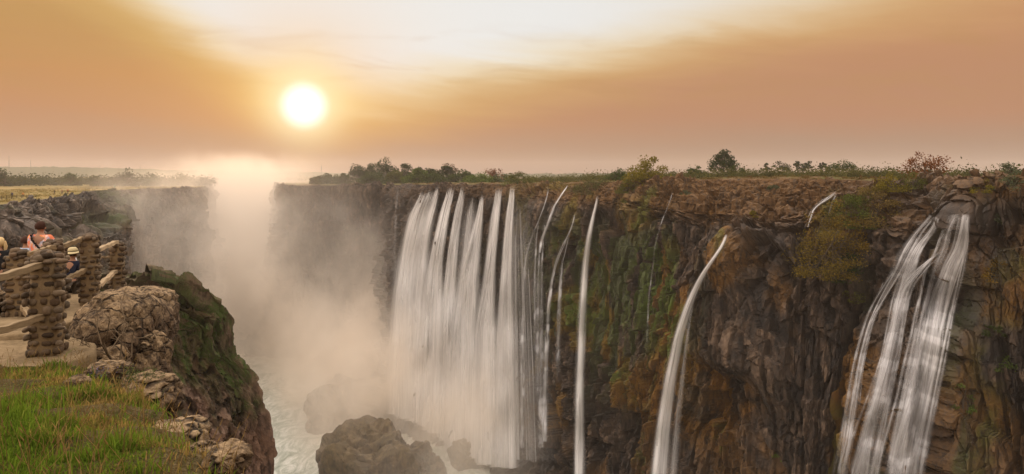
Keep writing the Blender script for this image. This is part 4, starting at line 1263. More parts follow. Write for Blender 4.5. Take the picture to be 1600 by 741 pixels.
# reeds and scrub on the right plateau
sp_ = []
for i in range(1500):
    u_ = RNG.uniform(820, 1640); 
    Yr = np.interp(u_, [800, 1000, 1135, 1260, 1400, 1600], [262, 205, 182, 166, 152, 132])
    Y = Yr + 30 + RNG.random() ** 1.5 * 170
    sp_.append(((u_ - 800) / F * Y, Y, 0, RNG.uniform(0.7, 1.35)))
sp_ = np.array(sp_); sp_[:, 2] = plateau_z(P_RXY, sp_[:, 0], sp_[:, 1])
scatter_foliage('reeds', 'green reed beds and tall grass along the right plateau', sp_, 500, ((0.045, 0.05, 0.018), (0.115, 0.11, 0.035)), 60, 0.3, spread=(2.2, 2.2, 2.5))
sp_ = []
for i in range(900):
    u_ = RNG.uniform(640, 1640)
    Yr = np.interp(u_, [640, 720, 800, 1000, 1135, 1260, 1400, 1600], [294, 276, 256, 196, 170, 151, 137, 116])
    Y = Yr + RNG.random() ** 1.6 * 40
    sp_.append(((u_ - 800) / F * Y, Y, 0, RNG.uniform(0.3, 0.8)))
sp_ = np.array(sp_); sp_[:, 2] = plateau_z(P_RXY, sp_[:, 0], sp_[:, 1])
scatter_foliage('scrub', 'rusty low scrub along the rim of the right plateau', sp_, 520, ((0.09, 0.045, 0.018), (0.13, 0.11, 0.035)), 26, 0.3, spread=(1.6, 1.6, 0.8))
# distant woodland bands
sp_ = []
for i in range(420):
    u_ = RNG.uniform(-60, 330); Y = RNG.uniform(410, 560)
    sp_.append(((u_ - 800) / F * Y, Y, -7 + RNG.uniform(0, 2.0), RNG.uniform(2.2, 4.2)))
scatter_foliage('woodland', 'dark belt of bushveld trees behind the left plateau', sp_, 540, ((0.025, 0.036, 0.014), (0.055, 0.065, 0.024)), 60, 0.3, spread=(1.6, 1.6, 1.25))
sp_ = []
for i in range(420):
    u_ = RNG.uniform(430, 1700); Y = RNG.uniform(700, 1000)
    sp_.append(((u_ - 800) / F * Y, Y, -7, RNG.uniform(2.5, 4.5)))
scatter_foliage('woodland', 'thin far line of trees on the skyline behind the right plateau', sp_, 550, ((0.022, 0.034, 0.014), (0.045, 0.055, 0.022)), 40, 0.4, spread=(1.8, 1.8, 1.1))
g = 'trees standing out of the woodland on the left plateau'
for i, (u_, vb, vt, wp, Y, c, lab) in enumerate([(6, 291, 262, 30, 400, G_DARK, 'tall dark tree at the left edge of the far woodland'), (195, 292, 263, 40, 395, G_DARK, 'big round dark tree rising above the far woodland'),
        (152, 292, 271, 30, 405, G_MID, 'flat crowned tree left of the big round woodland tree'), (110, 291, 271, 34, 420, G_MID, 'flat topped acacia in the middle of the far woodland'), (243, 292, 269, 34, 410, G_MID, 'broad tree right of the big round woodland tree in thin mist'), (282, 293, 272, 34, 420, G_OLIVE, 'misty tree at the right end of the far woodland')]):
    tpx('tree', lab, u_, vb, vt, Y, wp, c, 560 + i, group=g, nleaf=1500, leaf=0.55, nclump=26, trunk=0.1)
# dry grass tufts on the left plateau
sp_ = []
for i in range(2600):
    u_ = RNG.uniform(-30, 320); Y = np.interp(u_, [0, 70, 130, 140, 200, 315], [154, 192, 240, 292, 322, 370]) + 2 + RNG.random() * 150
    sp_.append(((u_ - 800) / F * Y, Y, -7.1, RNG.uniform(0.35, 0.8)))
scatter_foliage('dry_grass', 'dry yellow grass tufts on the left plateau', sp_, 570, ((0.12, 0.11, 0.03), (0.28, 0.20, 0.075)), 14, 0.3, spread=(1.6, 1.6, 0.7))
bush_seed = 590
for i, (u_, Y, z, wpx, hpx, lab) in enumerate([(78, 183, -17.5, 34, 18, 'dark bush on the ledge of the left rock wall'), (60, 170, -16, 20, 12, 'small dark bush lower left on the rock wall ledge')]):
    tree('bush', lab, ((u_ - 800) / F * Y, Y, z), hpx * Y / F, wpx * Y / F, G_DARK, 590 + i, nleaf=1200, leaf=0.3, nclump=20, trunk=0.0, stems=3, cat='bush')


# ------------------------------------------------------------------ foreground slope
EDGE = np.array([(2.6, -3), (0.9, 0), (-0.45, 2), (-1.45, 3.6), (-2.0, 4.4), (-3.15, 5.9), (-4.6, 7.4), (-5.5, 8.6), (-6.3, 9.5), (-7.0, 10.3), (-7.7, 12), (-8.2, 13.6), (-10.4, 17.4), (-12, 20), (-16, 24)], float)


def edge_d(x, y):
    """signed distance to the brink: positive beyond it"""
    best = np.full(np.shape(x), 1e9); sgn = np.zeros(np.shape(x))
    for (a, b) in zip(EDGE[:-1], EDGE[1:]):
        d = b - a; L2 = (d * d).sum()
        t = np.clip(((x - a[0]) * d[0] + (y - a[1]) * d[1]) / L2, 0, 1)
        px, py = a[0] + t * d[0], a[1] + t * d[1]
        dd = np.hypot(x - px, y - py)
        cr = d[0] * (y - a[1]) - d[1] * (x - a[0])
        m = dd < best
        best = np.where(m, dd, best); sgn = np.where(m, np.where(cr < 0, 1, -1), sgn)
    return best * sgn


def ground_z(x, y):
    x = np.asarray(x, float); y = np.asarray(y, float)
    z = np.interp(y, [-4, 0, 3.6, 8.4, 9.4, 10.5, 13, 18, 25], [-1.2, -1.35, -1.68, -2.63, -2.76, -2.80, -2.95, -3.4, -4.5])
    z = z + 0.07 * fbm2(x / 1.3, y / 1.3, 201, 3) * (y < 9.0) + 0.03 * fbm2(x * 2.2, y * 2.2, 205, 2)
    z = z + np.clip(-x - 3.5, 0, 4) * 0.015
    z = z + 0.10 * gs(x, -4.6, 0.9) * gs(y, 7.2, 0.8)
    e = edge_d(x, y)
    z = z - 0.10 * sm(e, -0.5, 0) - 5.0 * np.clip(e, 0, 50) ** 1.05
    return z


gx = np.linspace(-17, 5, 330); gy = np.linspace(-3, 26, 420)
XX, YY = np.meshgrid(gx, gy)
ZZg = ground_z(XX, YY)
ZZg = np.maximum(ZZg, -40)
me = mesh_np('ground', np.stack([XX, YY, ZZg], -1).reshape(-1, 3), grid_faces(len(gy), len(gx)), True)
tag(link('ground', me, M_SOIL), kind='structure', label='grassy brink of the lookout in the foreground', cat='ground')


def slab(name, outline, z_of, thick, label, seed, mat=M_PATH):
    """path slab with an irregular outline and a kerb edge"""
    o = []
    for a, b in zip(outline, outline[1:] + outline[:1]):
        n_ = max(2, int(math.dist(a, b) / 0.15))
        for k in range(n_):
            t = k / n_
            o.append((a[0] + (b[0] - a[0]) * t, a[1] + (b[1] - a[1]) * t))
    o = np.array(o)
    o += 0.03 * np.stack([fbm2(o[:, 0] * 3, o[:, 1] * 3, seed, 3), fbm2(o[:, 0] * 3 + 9, o[:, 1] * 3, seed + 1, 3)], 1)
    c = o.mean(0)
    rings = [(1.0, -thick), (1.0, -0.03), (0.992, 0.0)] + [(r, 0.0) for r in np.linspace(0.96, 0.02, 30)]
    vs = []
    for r, dz_ in rings:
        p = c + (o - c) * r
        vs.append(np.stack([p[:, 0], p[:, 1], z_of(p[:, 0], p[:, 1]) + dz_ + 0.012 * fbm2(p[:, 0] * 4, p[:, 1] * 4, seed + 2, 3) * (dz_ > -0.05)], 1))
    n_ = len(o); f = []
    for i in range(len(rings) - 1):
        for j in range(n_):
            f.append((i * n_ + j, i * n_ + (j + 1) % n_, (i + 1) * n_ + (j + 1) % n_, (i + 1) * n_ + j))
    me = mesh_np(name, np.concatenate(vs), np.array(f), True)
    return tag(link(name, me, mat), label, 'path', None, 'structure')


slab('path', [(-13, 7.9), (-6.9, 8.42), (-6.28, 8.75), (-6.05, 9.25), (-6.4, 9.9), (-7.3, 10.35), (-13, 10.35)], lambda x, y: -2.59 + 0 * x, 0.22, 'sandy concrete slab at the lookout entrance', 211)
slab('path', [(-13, 9.95), (-8.2, 10.0), (-7.5, 10.1), (-7.9, 11.5), (-8.5, 13.2), (-9.2, 14.4), (-11.0, 17.0), (-12.5, 18.0), (-16, 18.5), (-16, 10)], lambda x, y: np.interp(y, [9.9, 10.6, 12.5, 14.5, 18], [-2.49, -2.52, -2.72, -2.78, -3.0]), 0.3, 'raised sandy path leading past the stone pillars', 213)

# rocks at the brink
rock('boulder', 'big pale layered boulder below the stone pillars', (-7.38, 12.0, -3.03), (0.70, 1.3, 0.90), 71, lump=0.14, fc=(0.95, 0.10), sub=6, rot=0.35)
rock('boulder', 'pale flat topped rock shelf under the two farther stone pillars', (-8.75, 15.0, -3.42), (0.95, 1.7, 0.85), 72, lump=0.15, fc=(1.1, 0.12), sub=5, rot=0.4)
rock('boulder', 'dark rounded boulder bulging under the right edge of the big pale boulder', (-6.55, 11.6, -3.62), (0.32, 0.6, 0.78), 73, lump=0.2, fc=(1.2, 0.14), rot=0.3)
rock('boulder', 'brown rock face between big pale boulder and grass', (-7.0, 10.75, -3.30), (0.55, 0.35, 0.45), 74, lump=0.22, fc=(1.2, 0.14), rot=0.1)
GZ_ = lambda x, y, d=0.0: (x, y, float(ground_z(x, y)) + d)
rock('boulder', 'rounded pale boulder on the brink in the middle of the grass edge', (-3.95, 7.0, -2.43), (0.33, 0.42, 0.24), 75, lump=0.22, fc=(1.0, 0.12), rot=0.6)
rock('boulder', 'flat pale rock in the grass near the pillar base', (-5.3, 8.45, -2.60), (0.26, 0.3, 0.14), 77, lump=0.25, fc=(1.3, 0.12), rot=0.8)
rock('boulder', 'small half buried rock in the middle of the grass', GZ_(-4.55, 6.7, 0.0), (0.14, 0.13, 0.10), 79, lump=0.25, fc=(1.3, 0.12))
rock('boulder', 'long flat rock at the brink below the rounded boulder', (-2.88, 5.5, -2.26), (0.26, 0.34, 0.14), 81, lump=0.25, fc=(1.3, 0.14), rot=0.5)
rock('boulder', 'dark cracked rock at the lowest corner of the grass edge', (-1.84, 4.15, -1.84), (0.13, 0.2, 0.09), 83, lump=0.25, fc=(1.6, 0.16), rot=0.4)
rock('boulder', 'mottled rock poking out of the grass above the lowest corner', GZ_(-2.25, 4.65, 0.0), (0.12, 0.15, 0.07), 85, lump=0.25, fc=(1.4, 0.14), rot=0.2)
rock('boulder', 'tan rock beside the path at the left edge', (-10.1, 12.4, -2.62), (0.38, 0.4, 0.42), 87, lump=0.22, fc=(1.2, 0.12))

# ------------------------------------------------------------------ stone railings
SV, SF = ICO[2]


def cobble(buf, c, size, rg, ax):
    v = np.sign(SV) * np.abs(SV) ** 0.72 * 0.93 * np.array(size) * (1 + 0.16 * rg.normal(size=3))
    v = v * (1 + 0.10 * vn3(SV * 1.7 + rg.random(3) * 50, 3))[:, None]
    a = rg.normal() * 0.18
    ca, sa = math.cos(a), math.sin(a)
    t = np.array([-ax[1], ax[0], 0.0])
    out = v[:, 0:1] * t + v[:, 1:2] * np.array(ax) + v[:, 2:3] * np.array([0, 0, 1.0])
    shade = rg.uniform(0.35, 1.15)
    hue = rg.random()
    col = np.array((0.10, 0.062, 0.034)) * (1 - hue) + np.array((0.17, 0.125, 0.08)) * hue
    buf.add(out + np.array(c), SF, col * shade)


def pillar(parent, x, y, zb, zt, wdt, seed, rot):
    """a mortared pillar of river cobbles"""
    rg = np.random.default_rng(seed)
    root = empty('pillar', (x, y, zb)); root.parent = parent
    root.rotation_euler = (0, 0, rot)
    H = zt - zb
    hw = wdt / 2 - 0.062
    b = Buf()
    n_ = 8; m_ = 26
    vs = []
    for i in range(m_):
        z = -0.15 + (H + 0.10) * i / (m_ - 1)
        for k in range(4 * n_):
            sd, t = divmod(k, n_); t = t / n_ * 2 - 1
            px, py = [(t, -1), (1, t), (-t, 1), (-1, -t)][sd]
            rr = 1 - 0.12 * max(0, abs(t) - 0.7) / 0.3
            vs.append((px * hw * rr, py * hw * rr, z))
    vs = np.array(vs)
    vs[:, :2] *= (1 + 0.06 * fbm3(vs * 6 + seed, seed, 3))[:, None]
    ring = 4 * n_
    f = [(i * ring + j, i * ring + (j + 1) % ring, (i + 1) * ring + (j + 1) % ring, (i + 1) * ring + j) for i in range(m_ - 1) for j in range(ring)]
    b.add(vs, f, (0.20, 0.14, 0.075))
    top = vs[-ring:]
    b.add(np.concatenate([top, [[0, 0, H - 0.03]]]), [(j, (j + 1) % ring, ring) for j in range(ring)], (0.17, 0.13, 0.085))
    link('mortar', b.mesh('mortar'), M_STONE, root)
    s = Buf()
    z = 0.04
    while z < H - 0.05:
        ch = rg.uniform(0.085, 0.125)
        for sd in range(4):
            ax = [(0, -1, 0), (1, 0, 0), (0, 1, 0), (-1, 0, 0)][sd]
            t = np.array([-ax[1], ax[0], 0.0])
            p = -hw - 0.01 + rg.uniform(0, 0.05)
            while p < hw + 0.01:
                wd = rg.uniform(0.085, 0.175)
                c = t * (p + wd / 2) + np.array(ax) * (hw + rg.uniform(-0.03, 0.012)) + np.array([0, 0, z + ch / 2 + rg.normal() * 0.008])
                cobble(s, c, (wd * 0.50, rg.uniform(0.028, 0.05), ch * 0.47), rg, ax)
                p += wd + rg.uniform(0.012, 0.04)
        z += ch + 0.016
    for i in range(20):
        a = rg.random() * 6.28; r = hw * math.sqrt(rg.random()) * 0.95
        cobble(s, (r * math.cos(a), r * math.sin(a), H - 0.03 + 0.05 * (1 - r / hw) + rg.normal() * 0.015), (0.075, 0.07, 0.055), rg, (math.cos(a), math.sin(a), 0))
    link('stonework', s.mesh('stonework'), M_STONE, root)
    return root


def rail(parent, a, b, wd=0.10, hg=0.10):
    a = np.array(a, float); b = np.array(b, float)
    bf = Buf(); L = np.linalg.norm(b - a)
    box(bf, (0, 0, 0), (0, L, 0), wd, hg, (0.3, 0.22, 0.13))
    o = link('rail', bf.mesh('rail', False), M_WOOD, parent)
    o.location = a
    o.rotation_euler = Vector(b - a).to_track_quat('Y', 'Z').to_euler()
    return o


near = tag(empty('stone_railing', (-6.62, 9.25, -2.6)), 'nearest cobble stone pillar with two wooden rails running out of the picture', 'railing', 'cobble stone railings of the lookout')
far = tag(empty('stone_railing', (-9.0, 12.9, -2.7)), 'run of four cobble stone pillars joined by wooden rails at the lookout edge', 'railing', 'cobble stone railings of the lookout')


def rel(parent, p):
    return (p[0] - parent.location.x, p[1] - parent.location.y, p[2] - parent.location.z)


def pil(parent, u, Y, vt, zb, wdt, seed, rot):
    x = (u - 800) / F * Y; zt = (HV - vt - 7) / F * Y
    q_ = rel(parent, (x, Y, zb))
    pillar(parent, q_[0], q_[1], q_[2], q_[2] + zt - zb, wdt, seed, rot)


def rl(parent, p, q_, wd=0.09, hg=0.09):
    rail(parent, rel(parent, pt(*p)), rel(parent, pt(*q_)), wd, hg)


pil(near, 74, 9.3, 391, -2.63, 0.47, 601, 0.22)
rl(near, (64, 414, 9.15), (-60, 452, 7.6)); rl(near, (66, 495, 9.15), (-60, 536, 7.6))
pil(far, 29, 12.3, 388, -2.85, 0.44, 603, 0.2)
pil(far, 83, 12.9, 372, -2.85, 0.44, 604, 0.2)
pil(far, 140, 13.6, 363, -2.72, 0.43, 605, 0.3)
pil(far, 183, 17.0, 375, -3.05, 0.42, 606, 0.3)
rl(far, (44, 398, 12.2), (84, 386, 12.7)); rl(far, (96, 386, 13.0), (132, 372, 13.5)); rl(far, (150, 392, 13.8), (182, 378, 16.8))
rl(far, (100, 438, 12.9), (136, 421, 13.5)); rl(far, (152, 449, 13.6), (180, 424, 16.6)); rl(far, (148, 402, 15.5), (180, 402, 17.2), 0.05, 0.05)
rl(far, (36, 480, 12.0), (46, 494, 11.6))

# ------------------------------------------------------------------ people


def skin(name, joints, bones, mat, parent, col, sub=2, colfn=None):
    """one continuous body surface grown round a skeleton: joints {name: (x, y, z, r[, ry])}"""
    names = list(joints)
    me = bpy.data.meshes.new(name)
    me.from_pydata([joints[k][:3] for k in names], [(names.index(a), names.index(b)) for a, b in bones], [])
    o = bpy.data.objects.new(name, me)
    COL.objects.link(o)
    md = o.modifiers.new('skin', 'SKIN'); md.use_smooth_shade = True
    for i, k in enumerate(names):
        r_ = joints[k][3]; r2 = joints[k][4] if len(joints[k]) > 4 else r_
        me.skin_vertices[0].data[i].radius = (r_, r2)
        me.skin_vertices[0].data[i].use_root = (i == 0)
    ms = o.modifiers.new('sub', 'SUBSURF'); ms.levels = sub; ms.render_levels = sub
    bpy.context.view_layer.update()
    ev = o.evaluated_get(bpy.context.evaluated_depsgraph_get())
    m2 = bpy.data.meshes.new_from_object(ev)
    bpy.data.objects.remove(o)
    m2.name = name
    n_ = len(m2.vertices)
    co = np.zeros(n_ * 3, np.float32); m2.vertices.foreach_get('co', co); co = co.reshape(-1, 3)
    c = colfn(co) if colfn else np.tile(np.array(col), (n_, 1))
    at = m2.attributes.new('col', 'FLOAT_COLOR', 'POINT')
    at.data.foreach_set('color', np.concatenate([c, np.ones((n_, 1))], 1).astype(np.float32).ravel())
    m2.materials.clear()
    return link(name, m2, mat, parent)


SKIN = (0.36, 0.20, 0.13)


def person(label, loc, H, face, shirt, trousers, hair, arms='down', build=1.0, hat=None, strap=False, long_hair=False, sleeve=0.75, pattern=None, lean=0.0, group=None, fine=True, head_turn=0.0):
    root = tag(empty('person', loc), label, 'person', group)
    root.rotation_euler = (0, 0, face)
    k = H / 1.72; B = build
    sub = 2 if fine else 1
    s = lambda x, y, z, r_, r2=None: (x * k, (y + lean * max(0, z - 0.9)) * k, z * k, r_ * k, (r2 or r_) * k)
    J = {'pelvis': s(0, 0, 0.93, .15 * B, .11 * B), 'waist': s(0, 0, 1.08, .13 * B, .10 * B), 'chest': s(0, 0.0, 1.28, .155 * B, .11 * B), 'neckb': s(0, 0, 1.42, .085, .075), 'neck': s(0, 0.01, 1.49, .05), 'head': s(0, 0.02, 1.58, .075, .085), 'crown': s(0, 0.01, 1.66, .062, .07)}
    bones = [('pelvis', 'waist'), ('waist', 'chest'), ('chest', 'neckb'), ('neckb', 'neck'), ('neck', 'head'), ('head', 'crown')]
    for sd, nm in ((-1, 'l'), (1, 'r')):
        J['hip' + nm] = s(sd * .10 * B, 0, 0.86, .095 * B); J['knee' + nm] = s(sd * .11 * B, 0.02, 0.48, .058); J['ank' + nm] = s(sd * .11 * B, -0.01, 0.09, .042); J['toe' + nm] = s(sd * .12 * B, 0.14, 0.035, .035)
        bones += [('pelvis', 'hip' + nm), ('hip' + nm, 'knee' + nm), ('knee' + nm, 'ank' + nm), ('ank' + nm, 'toe' + nm)]
        J['sho' + nm] = s(sd * .185 * B, 0, 1.385, .062)
        if arms == 'down':
            J['elb' + nm] = s(sd * .26 * B, -0.02, 1.10, .043); J['wri' + nm] = s(sd * .26 * B, 0.10, 0.88, .030); J['han' + nm] = s(sd * .25 * B, 0.14, 0.80, .032, .018)
        else:
            J['elb' + nm] = s(sd * .27 * B, 0.10, 1.12, .043); J['wri' + nm] = s(sd * .16 * B, 0.32, 1.18, .030); J['han' + nm] = s(sd * .10, 0.38, 1.20, .032, .018)
        bones += [('chest', 'sho' + nm), ('sho' + nm, 'elb' + nm), ('elb' + nm, 'wri' + nm), ('wri' + nm, 'han' + nm)]
        if fine:
            w_, h_ = np.array(J['wri' + nm][:3]), np.array(J['han' + nm][:3])
            d = (h_ - w_) / np.linalg.norm(h_ - w_)
            for q_ in range(5):
                base_ = h_ + np.array([0, (q_ - 2) * 0.016 * k, 0]) if q_ < 4 else w_ + d * 0.03
                tip = base_ + d * (0.075 - 0.008 * abs(q_ - 1)) * k * (1 if q_ < 4 else 0.7) + np.array([-sd * 0.01, 0, 0]) + (np.array([0, 0.04 * k, 0]) if q_ == 4 else 0)
                J[f'fi{q_}{nm}'] = (*tip, .008 * k)
                bones.append(('han' + nm if q_ < 4 else 'wri' + nm, f'fi{q_}{nm}'))

    def bodycol(co):
        c = np.tile(np.array(SKIN), (len(co), 1))
        z = co[:, 2] / k; y = co[:, 1] / k; x_ = co[:, 0] / k
        if fine:
            fr = (y > 0.085) & (z > 1.5)
            c[fr & (np.abs(np.abs(x_) - 0.032) < 0.014) & (np.abs(z - 1.59) < 0.012)] = (0.02, 0.015, 0.012)
            c[fr & (np.abs(x_) < 0.03) & (np.abs(z - 1.525) < 0.008)] = (0.25, 0.09, 0.07)
        else:
            c[z < 0.92] = trousers; c[(z > 0.92) & (z < 1.44)] = shirt; c[z > 1.6] = hair
        return c
    skin('body', J, bones, M_CLOTH, root, SKIN, sub, bodycol)
    if not fine:
        return root
    # clothing a little outside the body
    g_ = 1.14
    TJ = {n_: (*J[n_][:3], J[n_][3] * g_, J[n_][4] * g_) for n_ in ('pelvis', 'waist', 'chest', 'neckb')}
    TJ['neckb'] = (*J['neckb'][:3], J['neckb'][3] * 1.05, J['neckb'][4] * 1.05)
    tb = [('waist', 'pelvis'), ('waist', 'chest'), ('chest', 'neckb')]
    TJ = {'waist': TJ['waist'], 'pelvis': TJ['pelvis'], 'chest': TJ['chest'], 'neckb': TJ['neckb']}
    for nm in 'lr':
        a, b_ = np.array(J['sho' + nm][:3]), np.array(J['elb' + nm][:3])
        TJ['sho' + nm] = (*a, J['sho' + nm][3] * 1.16, J['sho' + nm][3] * 1.16)
        e = a + (b_ - a) * min(sleeve, 1.0)
        TJ['elb' + nm] = (*e, J['elb' + nm][3] * 1.45, J['elb' + nm][3] * 1.45)
        tb += [('chest', 'sho' + nm), ('sho' + nm, 'elb' + nm)]
        if sleeve > 1.0:
            TJ['wri' + nm] = (*J['wri' + nm][:3], J['wri' + nm][3] * 1.4, J['wri' + nm][3] * 1.4)
            tb.append(('elb' + nm, 'wri' + nm))
    skin('shirt', TJ, tb, M_CLOTH, root, shirt, 3 if pattern else 2, pattern)
    LJ = {'pelvis': (*J['pelvis'][:3], J['pelvis'][3] * 1.08, J['pelvis'][4] * 1.1)}
    lb = []
    for nm in 'lr':
        for part in ('hip', 'knee', 'ank'):
            LJ[part + nm] = (*J[part + nm][:3], J[part + nm][3] * 1.2 + 0.004, J[part + nm][3] * 1.2 + 0.004)
        lb += [('pelvis', 'hip' + nm), ('hip' + nm, 'knee' + nm), ('knee' + nm, 'ank' + nm)]
    skin('trousers', LJ, lb, M_CLOTH, root, trousers, 2)
    # head: hair, ears, nose
    hc = np.array(J['head'][:3])
    b = Buf()
    v, f = ICO[3]
    hv = v * np.array([0.098, 0.112, 0.118]) * k
    keep = ~((v[:, 1] > 0.35) & (v[:, 2] < 0.45)) & (v[:, 2] > (-0.55 if not long_hair else -0.9))
    hv = hv * (1 + 0.05 * fbm3(v * 5, 5, 3))[:, None] + hc + np.array([0, -0.012, 0.03]) * k
    fk = f[keep[f].all(1)]
    b.add(hv, fk, hair)
    if long_hair:
        for q_ in range(26):
            a = math.pi + (q_ / 25 - 0.5) * 3.4 - math.pi / 2
            p0 = hc + np.array([math.cos(a) * 0.085, math.sin(a) * 0.095, 0.05]) * k
            tube(b, [p0, p0 + np.array([math.cos(a) * 0.03, math.sin(a) * 0.02, -0.12]) * k, p0 + np.array([math.cos(a) * 0.02, math.sin(a) * 0.01 - 0.01, -0.26 - 0.03 * math.sin(q_ * 3)]) * k], [0.02 * k, 0.022 * k, 0.008 * k], 6, np.array(hair) * random.uniform(0.8, 1.2))
    link('hair', b.mesh('hair'), M_CLOTH, root)
    for nm_, p_, sz in (('ear', (-0.083, 0.0, 0.0), (0.012, 0.02, 0.032)), ('ear', (0.083, 0.0, 0.0), (0.012, 0.02, 0.032)), ('nose', (0, 0.108, -0.01), (0.014, 0.02, 0.022))):
        b = Buf(); v, f = ICO[2]
        b.add(v * np.array(sz) * k + hc + np.array(p_) * k, f, SKIN)
        link(nm_, b.mesh(nm_), M_CLOTH, root)
    if hat:
        b = Buf()
        prof = [(0.0, 0.135), (0.06, 0.13), (0.092, 0.11), (0.102, 0.06), (0.106, 0.03), (0.15, 0.018), (0.178, 0.0), (0.176, -0.006), (0.145, 0.008), (0.10, 0.012)]
        n_ = 28; vs = []
        for i, (r_, z) in enumerate(prof):
            for j in range(n_):
                a = j / n_ * 6.2832
                vs.append((r_ * math.cos(a), r_ * math.sin(a) * 1.08, z + (0.012 * math.sin(2 * a + 0.6) if r_ > 0.12 else 0)))
        f = [(i * n_ + j, i * n_ + (j + 1) % n_, (i + 1) * n_ + (j + 1) % n_, (i + 1) * n_ + j) for i in range(len(prof) - 1) for j in range(n_)]
        b.add(np.array(vs) * k + hc + np.array([0, -0.005, 0.045]) * k, f, hat)
        ho = link('hat', b.mesh('hat'), M_CLOTH, root)
        b = Buf()
        ring = [(0.107 * math.cos(a) * k, 0.107 * 1.08 * math.sin(a) * k, z * k) for z in (0.032, 0.058) for a in np.arange(n_) / n_ * 6.2832]
        b.add(np.array(ring) * np.array([1.012, 1.012, 1]) + hc + np.array([0, -0.005, 0.045]) * k, [(j, (j + 1) % n_, n_ + (j + 1) % n_, n_ + j) for j in range(n_)], np.array(hat) * 0.3)
        link('hat_band', b.mesh('hat_band'), M_CLOTH, ho)
    if strap:
        b = Buf()
        pts_ = [(-0.13, -0.02, 1.455), (-0.11, -0.085, 1.42), (-0.03, -0.145, 1.33), (0.07, -0.155, 1.22), (0.155, -0.125, 1.10), (0.185, -0.03, 1.02)]
        pts_ = np.array(pts_) * k * np.array([B, B, 1])
        for i in range(len(pts_) - 1):
            box(b, pts_[i], pts_[i + 1] + (pts_[i + 1] - pts_[i]) * 0.08, 0.045 * k, 0.012 * k, (0.012, 0.012, 0.014), up=(0, 1, 0.2))
        link('bag_strap', b.mesh('bag_strap', False), M_CLOTH, root)
    return root


def floral(co):
    p = co * np.array([1, 1, 1.0])
    a = fbm3(p * 9.0 + 3, 700, 3); b_ = fbm3(p * 13 + 11, 710, 3); c_ = fbm3(p * 10 + 31, 720, 2)
    c = np.tile(np.array((0.78, 0.22, 0.11)), (len(p), 1))
    c = np.where((a > 0.12)[:, None], np.array((0.75, 0.60, 0.55)), c)
    c = np.where((b_ > 0.28)[:, None], np.array((0.42, 0.42, 0.52)), c)
    c = np.where((c_ > 0.42)[:, None], np.array((0.80, 0.32, 0.10)), c)
    return c


def pers(u, vtop, Y, H, **k):
    x = (u - 800) / F * Y; zt = (HV - vtop) / F * Y
    return person(loc=(x, Y, zt - H), H=H, **k)


g = 'visitors at the lookout'
pers(63, 346, 13.9, 1.75, label='person in an orange floral shirt with a black bag strap across the back', face=-0.1, shirt=(0.7, 0.2, 0.1), trousers=(0.06, 0.06, 0.08), hair=(0.045, 0.018, 0.010), arms='front', build=1.16, strap=True, pattern=floral, group=g, sleeve=0.95)
pers(40, 369, 15.2, 1.70, label='person in a pale blue shirt half hidden behind the floral shirt', face=0.2, shirt=(0.42, 0.55, 0.75), trousers=(0.1, 0.1, 0.12), hair=(0.05, 0.022, 0.014), group=g)
pers(-1, 371, 13.6, 1.64, label='long haired blonde person in a black top at the left edge', face=0.1, shirt=(0.012, 0.012, 0.014), trousers=(0.10, 0.09, 0.085), hair=(0.60, 0.44, 0.22), long_hair=True, group=g, sleeve=1.1)
pers(113, 389, 15.4, 1.70, label='person in a wide brimmed khaki hat and dark navy shirt', face=-0.15, shirt=(0.010, 0.014, 0.030), trousers=(0.05, 0.04, 0.03), hair=(0.05, 0.03, 0.02), hat=(0.50, 0.42, 0.24), build=1.1, group=g)
pers(103, 385, 16.6, 1.76, label='person in a white shirt behind the hat wearer', face=0.3, shirt=(0.72, 0.72, 0.74), trousers=(0.35, 0.03, 0.03), hair=(0.04, 0.02, 0.012), group=g)
g = 'tiny figures on the far left plateau'
for i, (u_, vb, Y, lab, sh) in enumerate([(19, 309, 188, 'tiny person in dark blue by the far fence', (0.05, 0.05, 0.10)), (36, 309, 192, 'tiny person in an orange top by the far fence', (0.5, 0.22, 0.06)), (97, 304, 226, 'tiny person in brown on the rocks of the far rim', (0.2, 0.1, 0.06)), (106, 303, 228, 'tiny person in red on the rocks of the far rim', (0.3, 0.08, 0.05)), (85, 304, 222, 'tiny dark figure sitting left on the far rim rocks', (0.06, 0.05, 0.05)),
        (175, 295, 330, 'tiny person in brown standing on the pale path of the far plateau', (0.16, 0.09, 0.06)), (179, 295, 331, 'tiny person in turquoise on the pale path of the far plateau', (0.05, 0.35, 0.28))]):
    person(lab, ((u_ - 800) / F * Y, Y, (HV - vb) / F * Y), 1.75, 0.5 * i, sh, (0.06, 0.05, 0.06), (0.03, 0.02, 0.015), group=g, fine=False, build=1.15)

# far fence of thin posts and wires
fr = tag(empty('fence', pt(0, 312, 178)), 'thin dark post and wire fence on the far left plateau', 'fence')
A0 = np.array(pt(-40, 314, 176)); A1 = np.array(pt(56, 311, 196))
for i in range(13):
    p = A0 + (A1 - A0) * i / 12
    b = Buf(); tube(b, [(0, 0, -0.3), (0, 0, 1.3)], [0.07, 0.06], 6, (0.03, 0.026, 0.024))
    link('post', b.mesh('post'), M_BARK, fr, rel(fr, p))
b = Buf()
for hh in (0.35, 0.75, 1.15):
    tube(b, [A0 + (0, 0, hh) - np.array(fr.location), A1 + (0, 0, hh) - np.array(fr.location)], 0.03, 4, (0.04, 0.035, 0.03))
link('wires', b.mesh('wires'), M_METAL, fr)


